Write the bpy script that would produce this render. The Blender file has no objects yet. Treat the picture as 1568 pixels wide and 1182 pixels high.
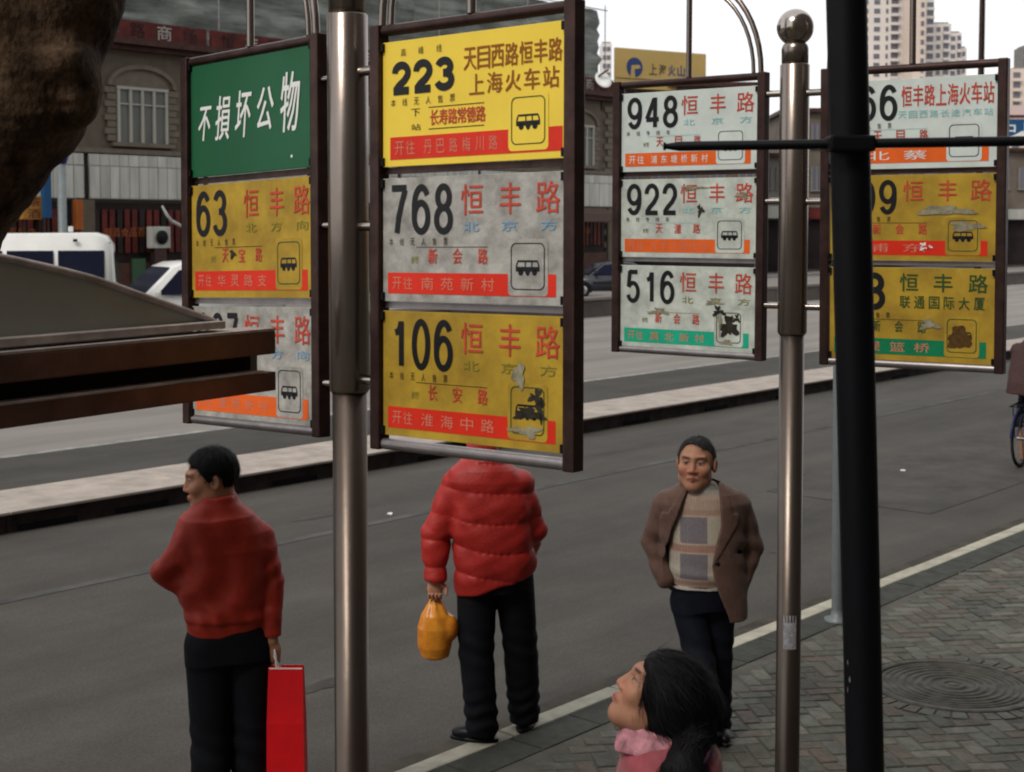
import bpy, bmesh, math, random
import numpy as np
from mathutils import Vector, Matrix, noise as mnoise
PI = math.pi
R = math.radians
SC = bpy.context.scene
COL = SC.collection
rng = random.Random(7)

# ------------------------------------------------------------------ camera
CAM_Z, FPX, PITCH, HOR = 2.75, 2200.0, R(3.3), 472.0
cd = bpy.data.cameras.new('camera')
cam = bpy.data.objects.new('camera', cd)
COL.objects.link(cam)
SC.camera = cam
cam.location = (0, 0, CAM_Z)
cam.rotation_euler = (PI/2 - PITCH, 0, 0)
cd.sensor_width = 36
cd.lens = 36*FPX/1568
cd.shift_y = -(591 - HOR)/1568
cd.clip_start, cd.clip_end = 0.05, 3000
cd.dof.use_dof = True
cd.dof.focus_distance = 5.0
cd.dof.aperture_fstop = 7.5

# ------------------------------------------------------------------ sky and light
SUN_EL, SUN_AZ = R(47), R(218)          # azimuth clockwise from +Y: the light comes from behind, on the left
w = bpy.data.worlds.new('World')
SC.world = w
w.use_nodes = True
nt = w.node_tree
nt.nodes.clear()
sky = nt.nodes.new('ShaderNodeTexSky')
sky.sky_type = 'NISHITA'
sky.sun_disc = False
sky.sun_elevation = SUN_EL
sky.sun_rotation = SUN_AZ
sky.air_density, sky.dust_density = 1.0, 3.0
tc = nt.nodes.new('ShaderNodeTexCoord')
nz = nt.nodes.new('ShaderNodeTexNoise')
nz.inputs['Scale'].default_value = 2.2
nz.inputs['Detail'].default_value = 5
cr = nt.nodes.new('ShaderNodeValToRGB')
cr.color_ramp.elements[0].position, cr.color_ramp.elements[0].color = .3, (7.7, 7.85, 8.1, 1)
cr.color_ramp.elements[1].position, cr.color_ramp.elements[1].color = .7, (8.9, 8.95, 9.0, 1)
mx = nt.nodes.new('ShaderNodeMixRGB')
mx.inputs[0].default_value = .93
bg = nt.nodes.new('ShaderNodeBackground')
bg.inputs['Strength'].default_value = .1
ow = nt.nodes.new('ShaderNodeOutputWorld')
L = nt.links.new
L(tc.outputs['Generated'], nz.inputs['Vector'])
L(nz.outputs['Fac'], cr.inputs[0])
L(sky.outputs[0], mx.inputs[1])
L(cr.outputs[0], mx.inputs[2])
L(mx.outputs[0], bg.inputs[0])
L(bg.outputs[0], ow.inputs[0])
sd = bpy.data.lights.new('sun', 'SUN')
sd.energy = 1.5
sd.angle = R(16)
sd.color = (1, .95, .87)
sun = bpy.data.objects.new('sun', sd)
COL.objects.link(sun)
sdir = Vector((math.sin(SUN_AZ)*math.cos(SUN_EL), math.cos(SUN_AZ)*math.cos(SUN_EL), math.sin(SUN_EL)))
sun.rotation_euler = sdir.to_track_quat('Z', 'Y').to_euler()
SC.view_settings.view_transform = 'Standard'
SC.view_settings.look = 'None'
SC.view_settings.gamma = 1
SC.view_settings.exposure = .42
SC.view_settings.use_curve_mapping = False
SC.render.film_transparent = False
try:
    SC.cycles.filter_width = 2.0
    SC.cycles.max_bounces = 6
except Exception:
    pass

# ------------------------------------------------------------------ measuring helpers
_F = Vector((0, math.cos(PITCH), -math.sin(PITCH)))
_U = Vector((0, math.sin(PITCH), math.cos(PITCH)))
def at(x, y, Y):                        # the point seen at x, y that stands Y metres away
    r = _F + Vector(((x-784)/FPX, 0, 0)) + (HOR-y)/FPX*_U
    t = Y/r.y
    return Vector((r.x*t, Y, CAM_Z + r.z*t))
K0 = Vector((-.606, 7.095, 0))          # a point of the near kerb
D2 = Vector((.660, .751, 0)).normalized()
N2 = Vector((-D2.y, D2.x, 0))
def rd(s, n, z=0):                      # along the road, across the road, height
    return K0 + D2*s + N2*n + Vector((0, 0, z))
def s_at(x, n):                         # where the line n metres across the road passes pixel column x
    u = (x-784)/FPX
    # n = -D2.y*(uY+.606)+D2.x*(Y-7.095)
    Y = (n + D2.y*.606 + D2.x*7.095)/(D2.x - D2.y*u)
    P = Vector((u*Y, Y, 0)) - K0
    return P.dot(D2), Y
def zy(y, Y):                           # height of pixel row y at distance Y
    return at(784, y, Y).z
ROAD_M = Matrix.Translation(K0) @ Matrix(((D2.x, N2.x, 0, 0), (D2.y, N2.y, 0, 0), (0, 0, 1, 0), (0, 0, 0, 1)))
ZR = -.13                               # road surface

# ------------------------------------------------------------------ materials
MATS = {}
def mat(name, col, rough=.6, metal=0., var=.0, vscale=8., bump=0., bscale=60., spec=.2, tint=None, coat=0., attr=False,
        stretch=None, speck=0., col2=None, sheen=0., emit=None, trans=0., island=False, objrand=False, detail=5):
    m = bpy.data.materials.new(name)
    m.use_nodes = True
    n = m.node_tree
    b = n.nodes['Principled BSDF']
    b.inputs['Roughness'].default_value = rough
    b.inputs['Metallic'].default_value = metal
    b.inputs['Specular IOR Level'].default_value = spec
    b.inputs['Coat Weight'].default_value = coat
    b.inputs['Sheen Weight'].default_value = sheen
    b.inputs['Transmission Weight'].default_value = trans
    b.inputs['Base Color'].default_value = (*col, 1)
    src = None
    if attr:
        a = n.nodes.new('ShaderNodeAttribute')
        a.attribute_name = 'tint'
        src = a.outputs['Color']
    if island or objrand:
        g = n.nodes.new('ShaderNodeNewGeometry' if island else 'ShaderNodeObjectInfo')
        rp = n.nodes.new('ShaderNodeValToRGB')
        els = col2
        rp.color_ramp.elements[0].color = (*els[0], 1)
        rp.color_ramp.elements[1].color = (*els[-1], 1)
        for i, c in enumerate(els[1:-1]):
            e = rp.color_ramp.elements.new((i+1)/(len(els)-1))
            e.color = (*c, 1)
        n.links.new(g.outputs['Random Per Island' if island else 'Random'], rp.inputs[0])
        src = rp.outputs[0]
        col2 = None
    if var or bump:
        t = n.nodes.new('ShaderNodeTexCoord')
        mp = n.nodes.new('ShaderNodeMapping')
        if stretch:
            mp.inputs['Scale'].default_value = stretch
        oi = n.nodes.new('ShaderNodeObjectInfo')          # each object gets its own patch of the pattern
        om = n.nodes.new('ShaderNodeMath'); om.operation = 'MULTIPLY'; om.inputs[1].default_value = 61.
        n.links.new(oi.outputs['Random'], om.inputs[0])
        va = n.nodes.new('ShaderNodeVectorMath'); va.operation = 'ADD'
        n.links.new(t.outputs['Object'], va.inputs[0]); n.links.new(om.outputs[0], va.inputs[1])
        n.links.new(va.outputs[0], mp.inputs[0])
    if var:
        z = n.nodes.new('ShaderNodeTexNoise')
        z.inputs['Scale'].default_value = vscale
        z.inputs['Detail'].default_value = detail
        z.inputs['Roughness'].default_value = .65
        n.links.new(mp.outputs[0], z.inputs['Vector'])
        r_ = n.nodes.new('ShaderNodeValToRGB')
        r_.color_ramp.elements[0].position = .32
        r_.color_ramp.elements[1].position = .68
        if src is None:
            c2 = col2 or tuple(c*(1-var) for c in col)
            r_.color_ramp.elements[0].color = (*c2, 1)
            r_.color_ramp.elements[1].color = (*[min(1, c*(1+var*.35)) for c in col], 1)
            n.links.new(z.outputs['Fac'], r_.inputs[0])
            n.links.new(r_.outputs[0], b.inputs['Base Color'])
        else:
            r_.color_ramp.elements[0].color = (1-var,)*3 + (1,)
            r_.color_ramp.elements[1].color = (1+var*.3,)*3 + (1,)
            n.links.new(z.outputs['Fac'], r_.inputs[0])
            k = n.nodes.new('ShaderNodeMixRGB')
            k.blend_type = 'MULTIPLY'
            k.inputs[0].default_value = 1
            n.links.new(src, k.inputs[1])
            n.links.new(r_.outputs[0], k.inputs[2])
            n.links.new(k.outputs[0], b.inputs['Base Color'])
        rr = n.nodes.new('ShaderNodeMapRange')
        rr.inputs[3].default_value = min(1, rough*1.25)
        rr.inputs[4].default_value = rough*.8
        n.links.new(z.outputs['Fac'], rr.inputs[0])
        n.links.new(rr.outputs[0], b.inputs['Roughness'])
    elif src is not None:
        n.links.new(src, b.inputs['Base Color'])
    if speck:
        lk = b.inputs['Base Color'].links[0].from_socket
        t2 = n.nodes.new('ShaderNodeTexNoise'); t2.inputs['Scale'].default_value = 55; t2.inputs['Detail'].default_value = 3
        n.links.new(t.outputs['Object'], t2.inputs['Vector'])
        t3 = n.nodes.new('ShaderNodeTexNoise'); t3.inputs['Scale'].default_value = 1.3; t3.inputs['Detail'].default_value = 8; t3.inputs['Roughness'].default_value = .7
        n.links.new(t.outputs['Object'], t3.inputs['Vector'])
        for q_, lo_, hi_, am in ((t2, .35, .65, speck), (t3, .38, .62, speck*.55)):
            q2 = n.nodes.new('ShaderNodeMapRange'); q2.inputs[1].default_value = lo_; q2.inputs[2].default_value = hi_
            q2.inputs[3].default_value = 1-am; q2.inputs[4].default_value = 1+am
            n.links.new(q_.outputs['Fac'], q2.inputs[0])
            k2 = n.nodes.new('ShaderNodeVectorMath'); k2.operation = 'SCALE'
            n.links.new(lk, k2.inputs[0]); n.links.new(q2.outputs[0], k2.inputs['Scale']); lk = k2.outputs[0]
        n.links.new(lk, b.inputs['Base Color'])
    if bump:
        z2 = n.nodes.new('ShaderNodeTexNoise')
        z2.inputs['Scale'].default_value = bscale
        z2.inputs['Detail'].default_value = 4
        n.links.new(mp.outputs[0], z2.inputs['Vector'])
        bu = n.nodes.new('ShaderNodeBump')
        bu.inputs['Strength'].default_value = bump
        bu.inputs['Distance'].default_value = .01
        n.links.new(z2.outputs['Fac'], bu.inputs['Height'])
        n.links.new(bu.outputs[0], b.inputs['Normal'])
    if emit:
        b.inputs['Emission Color'].default_value = (*emit[:3], 1)
        b.inputs['Emission Strength'].default_value = emit[3]
    MATS[name] = m
    return m

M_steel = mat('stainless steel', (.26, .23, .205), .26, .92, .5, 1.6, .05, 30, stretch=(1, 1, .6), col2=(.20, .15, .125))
M_steel2 = mat('steel toned for ground reflection', (.112, .096, .082), .33, .9, .5, 1.4, .05, 30, stretch=(1, 1, .6), col2=(.095, .066, .052))  # dark brown base colour stands in for the ground reflected in the lower pole
M_chrome = mat('polished steel', (.42, .37, .33), .16, 1.)
M_frame = mat('brown frame metal', (.062, .034, .029), .34, .5, .3, 14, .04, 50, col2=(.032, .018, .016))
M_frame_lt = mat('bare grey metal', (.32, .29, .29), .38, .8, .3, 10)
M_blackp = mat('black painted steel', (.0025, .0025, .004), .5, 0, .3, 20, .05, 60, spec=.16)
M_kerb = mat('pale kerb stone', (.40, .375, .30), .85, 0, .30, 7, .25, 60)
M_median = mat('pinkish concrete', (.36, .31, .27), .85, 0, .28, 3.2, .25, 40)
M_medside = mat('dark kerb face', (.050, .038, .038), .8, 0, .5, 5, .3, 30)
M_slot = mat('drain slot black', (.006, .006, .006), .9)
M_conc = mat('pale road concrete', (.205, .185, .168), .85, 0, .26, .5, .15, 30, stretch=(.3, 2.2, 1))
M_dirt = mat('dark joint sand', (.085, .08, .065), .95, 0, .35, 6, .3, 60)
M_iron = mat('cast iron', (.066, .060, .047), .6, .2, .5, 12, .3, 80)
M_white = mat('white paint', (.66, .66, .63), .32, 0, .08, 2, coat=.4)
M_glassd = mat('dark tinted glass', (.010, .012, .028), .08, 0, spec=.6)
M_rubber = mat('black rubber', (.018, .018, .018), .8)
M_blackcar = mat('dark car paint', (.020, .022, .030), .22, 0, coat=.6)
M_rim = mat('alloy rim', (.45, .45, .46), .3, .9)
M_stone = mat('grey brown stone', (.112, .090, .068), .85, 0, .22, 1.4, .2, 12)
M_stone2 = mat('carved stone trim', (.14, .116, .09), .85, 0, .2, 3, .1, 12)
M_net = mat('scaffold netting', (.20, .21, .19), .85, 0, .6, 1.1, 1., 2.6, stretch=(.35, 1, 2.6), col2=(.065, .075, .068), spec=.2, detail=9)
M_eave = mat('dark red eave', (.055, .022, .016), .6, 0, .4, 4)
M_redsign = mat('red fascia', (.095, .014, .010), .6, 0, .6, 1.5)
M_panelw = mat('weathered white panel', (.43, .43, .39), .6, 0, .3, .9, stretch=(2, 2, .3))
M_shop = mat('shop interior dark', (.022, .014, .014), .7, 0, .5, .8)
M_cream = mat('cream tower wall', (.62, .50, .42), .8, 0, .08, .05)
M_pale = mat('pale tower wall', (.66, .60, .56), .8, 0, .08, .05)
M_twin = mat('tower window', (.10, .10, .125), .3, 0, spec=.6)
M_orange = mat('orange sign', (.30, .08, .015), .5, 0, .2, 2)
M_blue = mat('blue sign', (.010, .06, .15), .45)
M_ochre = mat('ochre billboard', (.42, .29, .095), .55, 0, .12, .4)
M_navy = mat('navy print', (.02, .04, .13), .5)
M_dkprint = mat('dark brown print', (.07, .05, .03), .6)
M_bark = mat('plane tree bark', (.080, .048, .027), .9, 0, .75, 11, 1., 42, col2=(.012, .0065, .0035), stretch=(1, 1, .6), detail=10, spec=.15, speck=.28)
M_barkmoss = mat('mossy bark', (.055, .05, .02), .9, 0, .5, 12, .6, 30)
M_booth = mat('grey green shelter sheet', (.37, .40, .37), .6, 0, .12, 3, .02, 20)
M_ledge = mat('weathered ledge metal', (.42, .37, .355), .6, .1, .35, 14, .1, 50)
M_beam = mat('dark brown beam paint', (.15, .082, .068), .34, .35, .35, 7, .05, 40)
M_lamp = mat('blue grey post paint', (.165, .185, .19), .45, .2, .15, 5)
M_litter = mat('white litter', (.75, .75, .72), .7)
M_hair = mat('black hair', (.0042, .0038, .0042), .6, 0, .3, 40, .3, 120, spec=.11, stretch=(1, 1, .2))
M_greyhair = mat('greying hair', (.026, .024, .024), .8, 0, .75, 70, .5, 150, spec=.3)
M_skin = mat('skin', (.4, .2, .12), .48, 0, .10, 40, .06, 200, attr=True)
M_redj = mat('red windbreaker cloth', (.34, .022, .008), .55, 0, .22, 14, .15, 45, spec=.3, sheen=.04)
M_puff = mat('red padded nylon', (.35, .019, .014), .48, 0, .16, 18, .22, 60, spec=.3)
M_trous = mat('black trouser cloth', (.0032, .004, .0065), .8, 0, .3, 12, .2, 40, spec=.18)
M_trous2 = mat('navy trouser cloth', (.0035, .0045, .010), .8, 0, .3, 12, .2, 40, spec=.18)
M_blazer = mat('brown wool blazer', (.115, .062, .046), .8, 0, .2, 30, .25, 130, sheen=.10, spec=.25)
M_knit = mat('patterned knitwear', (.4, .3, .25), .85, 0, .14, 60, .35, 160, attr=True, sheen=.2)
M_shoe = mat('black leather', (.005, .005, .006), .4)
M_pink = mat('pink jacket cloth', (.26, .05, .062), .6, 0, .25, 18, .25, 40, sheen=.15)
M_pinkl = mat('pale pink collar', (.42, .18, .21), .6, 0, .6, 30, .2, 50)
M_redbag = mat('red paper bag', (.62, .008, .012), .42, 0, .12, 10, .3, 9)
M_orbag = mat('orange plastic bag', (.78, .32, .03), .25, 0, .35, 9, .12, 30, trans=.15, col2=(.55, .15, .012), spec=.4)
M_maroon = mat('maroon coat', (.052, .026, .024), .75, 0, .2, 20, .2, 60)
M_bikeblue = mat('blue bicycle paint', (.010, .014, .06), .3)
M_bldg = mat('dull brown wall', (.13, .105, .085), .85, 0, .25, .8)
M_greyw = mat('grey wall', (.20, .19, .175), .85, 0, .2, .5)

# ------------------------------------------------------------------ object helpers
WM = {}
def tag(o, label=None, cat=None, group=None, kind=None):
    if label: o['label'] = label
    if cat: o['category'] = cat
    if group: o['group'] = group
    if kind: o['kind'] = kind
    return o
def empty(name, loc=(0, 0, 0), label=None, cat=None, group=None, M=None):
    o = bpy.data.objects.new(name, None)
    COL.objects.link(o)
    o.empty_display_size = .1
    M = M if M is not None else Matrix.Translation(Vector(loc))
    o.matrix_world = M
    WM[o] = M.copy()
    return tag(o, label, cat, group)
def link(name, me, m, parent=None, M=None, kind=None, label=None):
    """link a mesh; M is its world matrix (default: the parent's)"""
    o = bpy.data.objects.new(name, me)
    COL.objects.link(o)
    if m is not None:
        ms = m if isinstance(m, (list, tuple)) else [m]
        if len(me.materials) == 0:
            for q in ms: me.materials.append(q)
    if M is None:
        M = WM[parent] if parent else Matrix.Identity(4)
    if parent:
        o.parent = parent
        o.matrix_local = WM[parent].inverted() @ M
    else:
        o.matrix_world = M
    WM[o] = M.copy()
    if kind: o['kind'] = kind
    if label: o['label'] = label
    return o
def copy_tree(o, parent=None, M=None, label=None):
    c = o.copy()
    COL.objects.link(c)
    c.parent = parent
    if M is not None: c.matrix_world = M
    if label: c['label'] = label
    for ch in o.children:
        copy_tree(ch, c)
    return c
class MB:
    def __init__(s): s.v, s.f, s.sm = [], [], []
    def add(s, vs, fs, smooth=False):
        b = len(s.v)
        s.v += [tuple(v) for v in vs]
        for f in fs:
            s.f.append([i+b for i in f]); s.sm.append(smooth)
        return s
    def box(s, c, d, rz=0., M=None):
        cx, cy, cz = c; dx, dy, dz = [q/2 for q in d]
        vs = [Vector((sx*dx, sy*dy, sz*dz)) for sx in (-1, 1) for sy in (-1, 1) for sz in (-1, 1)]
        if M is not None: vs = [M @ v for v in vs]
        if rz: vs = [Matrix.Rotation(rz, 3, 'Z') @ v for v in vs]
        return s.add([v+Vector(c) for v in vs], [(0,1,3,2),(4,6,7,5),(0,4,5,1),(2,3,7,6),(0,2,6,4),(1,5,7,3)])
    def tube(s, pts, r, n=12, caps=True, closed=False):
        pts = [Vector(p) for p in pts]
        N = len(pts)
        rs = r if isinstance(r, (list, tuple)) else [r]*N
        rings = []
        prev = None
        for i, p in enumerate(pts):
            a = pts[i-1] if (i > 0 or closed) else p
            b = pts[(i+1) % N] if (i < N-1 or closed) else p
            t = (b-a).normalized()
            if prev is None:
                u = t.orthogonal().normalized()
            else:
                u = (prev - t*prev.dot(t)).normalized()
            prev = u
            w_ = t.cross(u)
            rings.append([p + (u*math.cos(2*PI*k/n) + w_*math.sin(2*PI*k/n))*rs[i] for k in range(n)])
        vs = [v for r_ in rings for v in r_]
        fs = []
        M_ = N if closed else N-1
        for i in range(M_):
            j = (i+1) % N
            for k in range(n):
                k2 = (k+1) % n
                fs.append((i*n+k, i*n+k2, j*n+k2, j*n+k))
        s.add(vs, fs, True)
        if caps and not closed:
            s.add(rings[0], [tuple(reversed(range(n)))]); s.add(rings[-1], [tuple(range(n))])
        return s
    def lathe(s, prof, o=(0, 0, 0), n=24, smooth=True):
        o = Vector(o); vs = []; fs = []
        for (r_, z) in prof:
            for k in range(n):
                vs.append(o+Vector((r_*math.cos(2*PI*k/n), r_*math.sin(2*PI*k/n), z)))
        for i in range(len(prof)-1):
            for k in range(n):
                k2 = (k+1) % n
                fs.append((i*n+k, i*n+k2, (i+1)*n+k2, (i+1)*n+k))
        return s.add(vs, fs, smooth)
    def prism(s, poly, a, b, plane='xz'):
        """extrude a closed 2D outline between a and b along the missing axis"""
        def P(u, v, t):
            return (u, t, v) if plane == 'xz' else ((u, v, t) if plane == 'xy' else (t, u, v))
        n = len(poly)
        vs = [P(u, v, a) for u, v in poly] + [P(u, v, b) for u, v in poly]
        fs = [tuple(range(n)), tuple(reversed(range(n, 2*n)))]
        for i in range(n):
            j = (i+1) % n
            fs.append((i, i+n, j+n, j))
        return s.add(vs, fs)
    def mesh(s, name='m', bevel=0., seg=2):
        me = bpy.data.meshes.new(name)
        me.from_pydata(s.v, [], s.f)
        me.polygons.foreach_set('use_smooth', s.sm)
        bm = bmesh.new(); bm.from_mesh(me)
        bmesh.ops.recalc_face_normals(bm, faces=bm.faces)
        if bevel:
            es = [e for e in bm.edges if len(e.link_faces) == 2 and e.calc_face_angle(0) > .6 and not all(f.smooth for f in e.link_faces)]
            bmesh.ops.bevel(bm, geom=es, offset=bevel, segments=seg, affect='EDGES', profile=.6)
        bm.to_mesh(me); bm.free()
        return me
    def build(s, name, m, parent=None, M=None, bevel=0., kind=None, label=None, seg=2):
        return link(name, s.mesh(name, bevel, seg), m, parent, M, kind, label)
def face_M(origin, ex, ez):
    """matrix whose x runs along ex, z along ez, and -y looks out of the face"""
    ex = Vector(ex).normalized(); ez = Vector(ez).normalized(); ey = ez.cross(ex)
    m = Matrix((ex, ey, ez)).transposed().to_4x4()
    return Matrix.Translation(Vector(origin)) @ m
_tc = {}
def text_mesh(body, bold=0., ext=.0004):
    key = (body, bold)
    if key not in _tc:
        c = bpy.data.curves.new('lettering', 'FONT')
        c.body = body; c.offset = bold; c.extrude = 0; c.resolution_u = 2; c.size = 1
        o = bpy.data.objects.new('tmp', c); COL.objects.link(o)
        dg = bpy.context.evaluated_depsgraph_get()
        me = bpy.data.meshes.new_from_object(o.evaluated_get(dg))
        bpy.data.objects.remove(o)
        v = np.array([q.co[:] for q in me.vertices])
        _tc[key] = (v, [tuple(p.vertices) for p in me.polygons])
    return _tc[key]
def text_box(body, x0, x1, z0, z1, y, bold=0., shear=0., thick=0.):
    v, f = text_mesh(body, bold)
    lo, hi = v.min(0), v.max(0)
    u = (v[:, 0]-lo[0])/max(1e-6, hi[0]-lo[0]); t = (v[:, 1]-lo[1])/max(1e-6, hi[1]-lo[1])
    X = x0+u*(x1-x0)+shear*(t-.5); Z = z0+t*(z1-z0)
    if not thick: return list(zip(X, [y]*len(X), Z)), f
    vs, fs = [], []
    for k, (dx, dz) in enumerate(((-1, -.6), (1, -.6), (-1, .6), (1, .6))):
        o = len(vs)
        vs += [(a+dx*thick, y-.00008*k, c+dz*thick) for a, c in zip(X, Z)]; fs += [tuple(q+o for q in g) for g in f]
    return vs, fs

def strokes(paths, t):
    """flat strokes of even width t along polylines; returns verts (x, z, lift) and faces"""
    vs, fs = [], []
    for li, (pts, closed) in enumerate(paths):
        n = len(pts); o = len(vs)
        for i, p in enumerate(pts):
            a = pts[i-1] if (i or closed) else p
            b = pts[(i+1) % n] if (i < n-1 or closed) else p
            dx, dz = b[0]-a[0], b[1]-a[1]; l = math.hypot(dx, dz) or 1
            nx, nz_ = -dz/l*t/2, dx/l*t/2
            vs += [(p[0]+nx, p[1]+nz_, li), (p[0]-nx, p[1]-nz_, li)]
        for i in range(n if closed else n-1):
            j = (i+1) % n
            fs.append((o+2*i, o+2*i+1, o+2*j+1, o+2*j))
    return vs, fs
def _arc(cx, cy, rx, ry, a0, a1, n=18):
    return [(cx+rx*math.cos(R(a0+(a1-a0)*k/n)), cy+ry*math.sin(R(a0+(a1-a0)*k/n))) for k in range(n+1)]
_six = [(_arc(.5, .325, .5, .325, 0, 360, 26)[:-1], True), ([(.0, .33), (.0, .5)]+_arc(.53, .55, .53, .45, 172, 38, 14), False)]
DIG = {'0': [(_arc(.5, .5, .5, .5, 0, 360, 30)[:-1], True)],
       '1': [([(.66, 0), (.66, 1.0)], False), ([(.20, .74), (.42, .77), (.56, .86), (.62, .97)], False)],
       '2': [(_arc(.5, .70, .48, .30, 180, -22, 18)+[(.72, .40), (.30, .20), (.06, .03)], False), ([(-.08, .0), (1.04, .0)], False)],
       '3': [(_arc(.46, .765, .43, .235, 165, -98, 18), False), (_arc(.46, .27, .50, .27, 98, -165, 18), False)],
       '4': [([(.66, 1.0), (.0, .27)], False), ([(-.06, .25), (1.08, .25)], False), ([(.74, -.03), (.74, 1.04)], False)],
       '5': [([(.90, 1.0), (.12, 1.0)], False), ([(.17, 1.03), (.05, .48)], False), (_arc(.47, .31, .50, .31, 148, -160, 18), False)],
       '6': _six, '7': [([(-.05, 1.0), (1.04, 1.0)], False), ([(.96, .96), (.70, .66), (.46, .32), (.34, -.03)], False)],
       '8': [(_arc(.5, .765, .42, .235, 0, 360, 22)[:-1], True), (_arc(.5, .265, .5, .265, 0, 360, 24)[:-1], True)],
       '9': [([(1-x, 1-y) for x, y in p], c) for p, c in _six]}
def number_mesh(num, x0, x1, z0, z1, y, gap=.24, wt=.235):
    """even-stroked grotesque numerals filling the box"""
    n = len(num); W = (x1-x0)/(n+gap*(n-1)); t = W*wt
    vs, fs = [], []
    for i, ch in enumerate(num):
        ox = x0+i*W*(1+gap)
        pp = [([(ox+t/2+px*(W-t), z0+t/2+pz*(z1-z0-t)) for px, pz in p], c) for p, c in DIG[ch]]
        v, f = strokes(pp, t)
        o = len(vs)
        vs += [(a, y-.00012*l, b) for a, b, l in v]; fs += [tuple(q+o for q in g) for g in f]
    return vs, fs
# ------------------------------------------------------------------ distance-field modelling (people, hair, bark)
def smin(a, b, k):
    h = np.clip(.5+.5*(b-a)/k, 0, 1)
    return b*(1-h)+a*h-k*h*(1-h)
def smax(a, b, k): return -smin(-a, -b, k)
def V(*a): return np.array(a, dtype=np.float32)
def cap(P, a, b, ra, rb=None):
    a = np.asarray(a, np.float32); b = np.asarray(b, np.float32)
    rb = ra if rb is None else rb
    ab = b-a; pa = P-a
    t = np.clip(pa@ab/max(1e-9, ab@ab), 0, 1)
    return np.linalg.norm(pa-t[:, None]*ab, axis=1)-(ra+(rb-ra)*t)
def ell(P, c, r):
    r = np.asarray(r, np.float32)
    q = (P-np.asarray(c, np.float32))/r
    k0 = np.linalg.norm(q, axis=1); k1 = np.linalg.norm(q/r, axis=1)
    return k0*(k0-1)/np.maximum(k1, 1e-6)
def loft(P, rows, pw=2.3):
    """rows: (z, cx, cy, rx, ry); a stack of rounded cross sections with flat ends"""
    a = np.array(rows, np.float32); a = a[a[:, 0].argsort()]
    z = P[:, 2]
    zs = a[:, 0]
    cx, cy, rx, ry = [np.interp(z, zs, a[:, i]) for i in range(1, 5)]
    q = (np.abs((P[:, 0]-cx)/rx)**pw+np.abs((P[:, 1]-cy)/ry)**pw)**(1/pw)
    d = (q-1)*np.minimum(rx, ry)
    return np.maximum(d, np.maximum(zs[0]-z, z-zs[-1]))
def waves(P, seed, freq, n=5, stretch=(1, 1, 1)):
    r_ = np.random.RandomState(seed)
    Q = P*np.asarray(stretch, np.float32)
    o = np.zeros(len(P), np.float32)
    wv = r_.randn(3, 3)*.02
    Q = Q+np.sin(Q@(r_.randn(3, 3)*freq*.35))*.35/freq
    for i in range(n):
        k = r_.randn(3); k /= np.linalg.norm(k)
        fq = freq*(.6+.9*r_.rand())
        o += np.sin(Q@(k*fq)+r_.rand()*6.28)
    return o/n
def rotm(yaw=0., pitch=0., roll=0.):
    """head/torso frame faces -Y; yaw turns about z, pitch lifts the face"""
    return np.array((Matrix.Rotation(yaw, 3, 'Z') @ Matrix.Rotation(roll, 3, 'Y') @ Matrix.Rotation(-pitch, 3, 'X')), np.float32)
def frame(P, o, Rm): return (P-np.asarray(o, np.float32))@Rm
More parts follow.
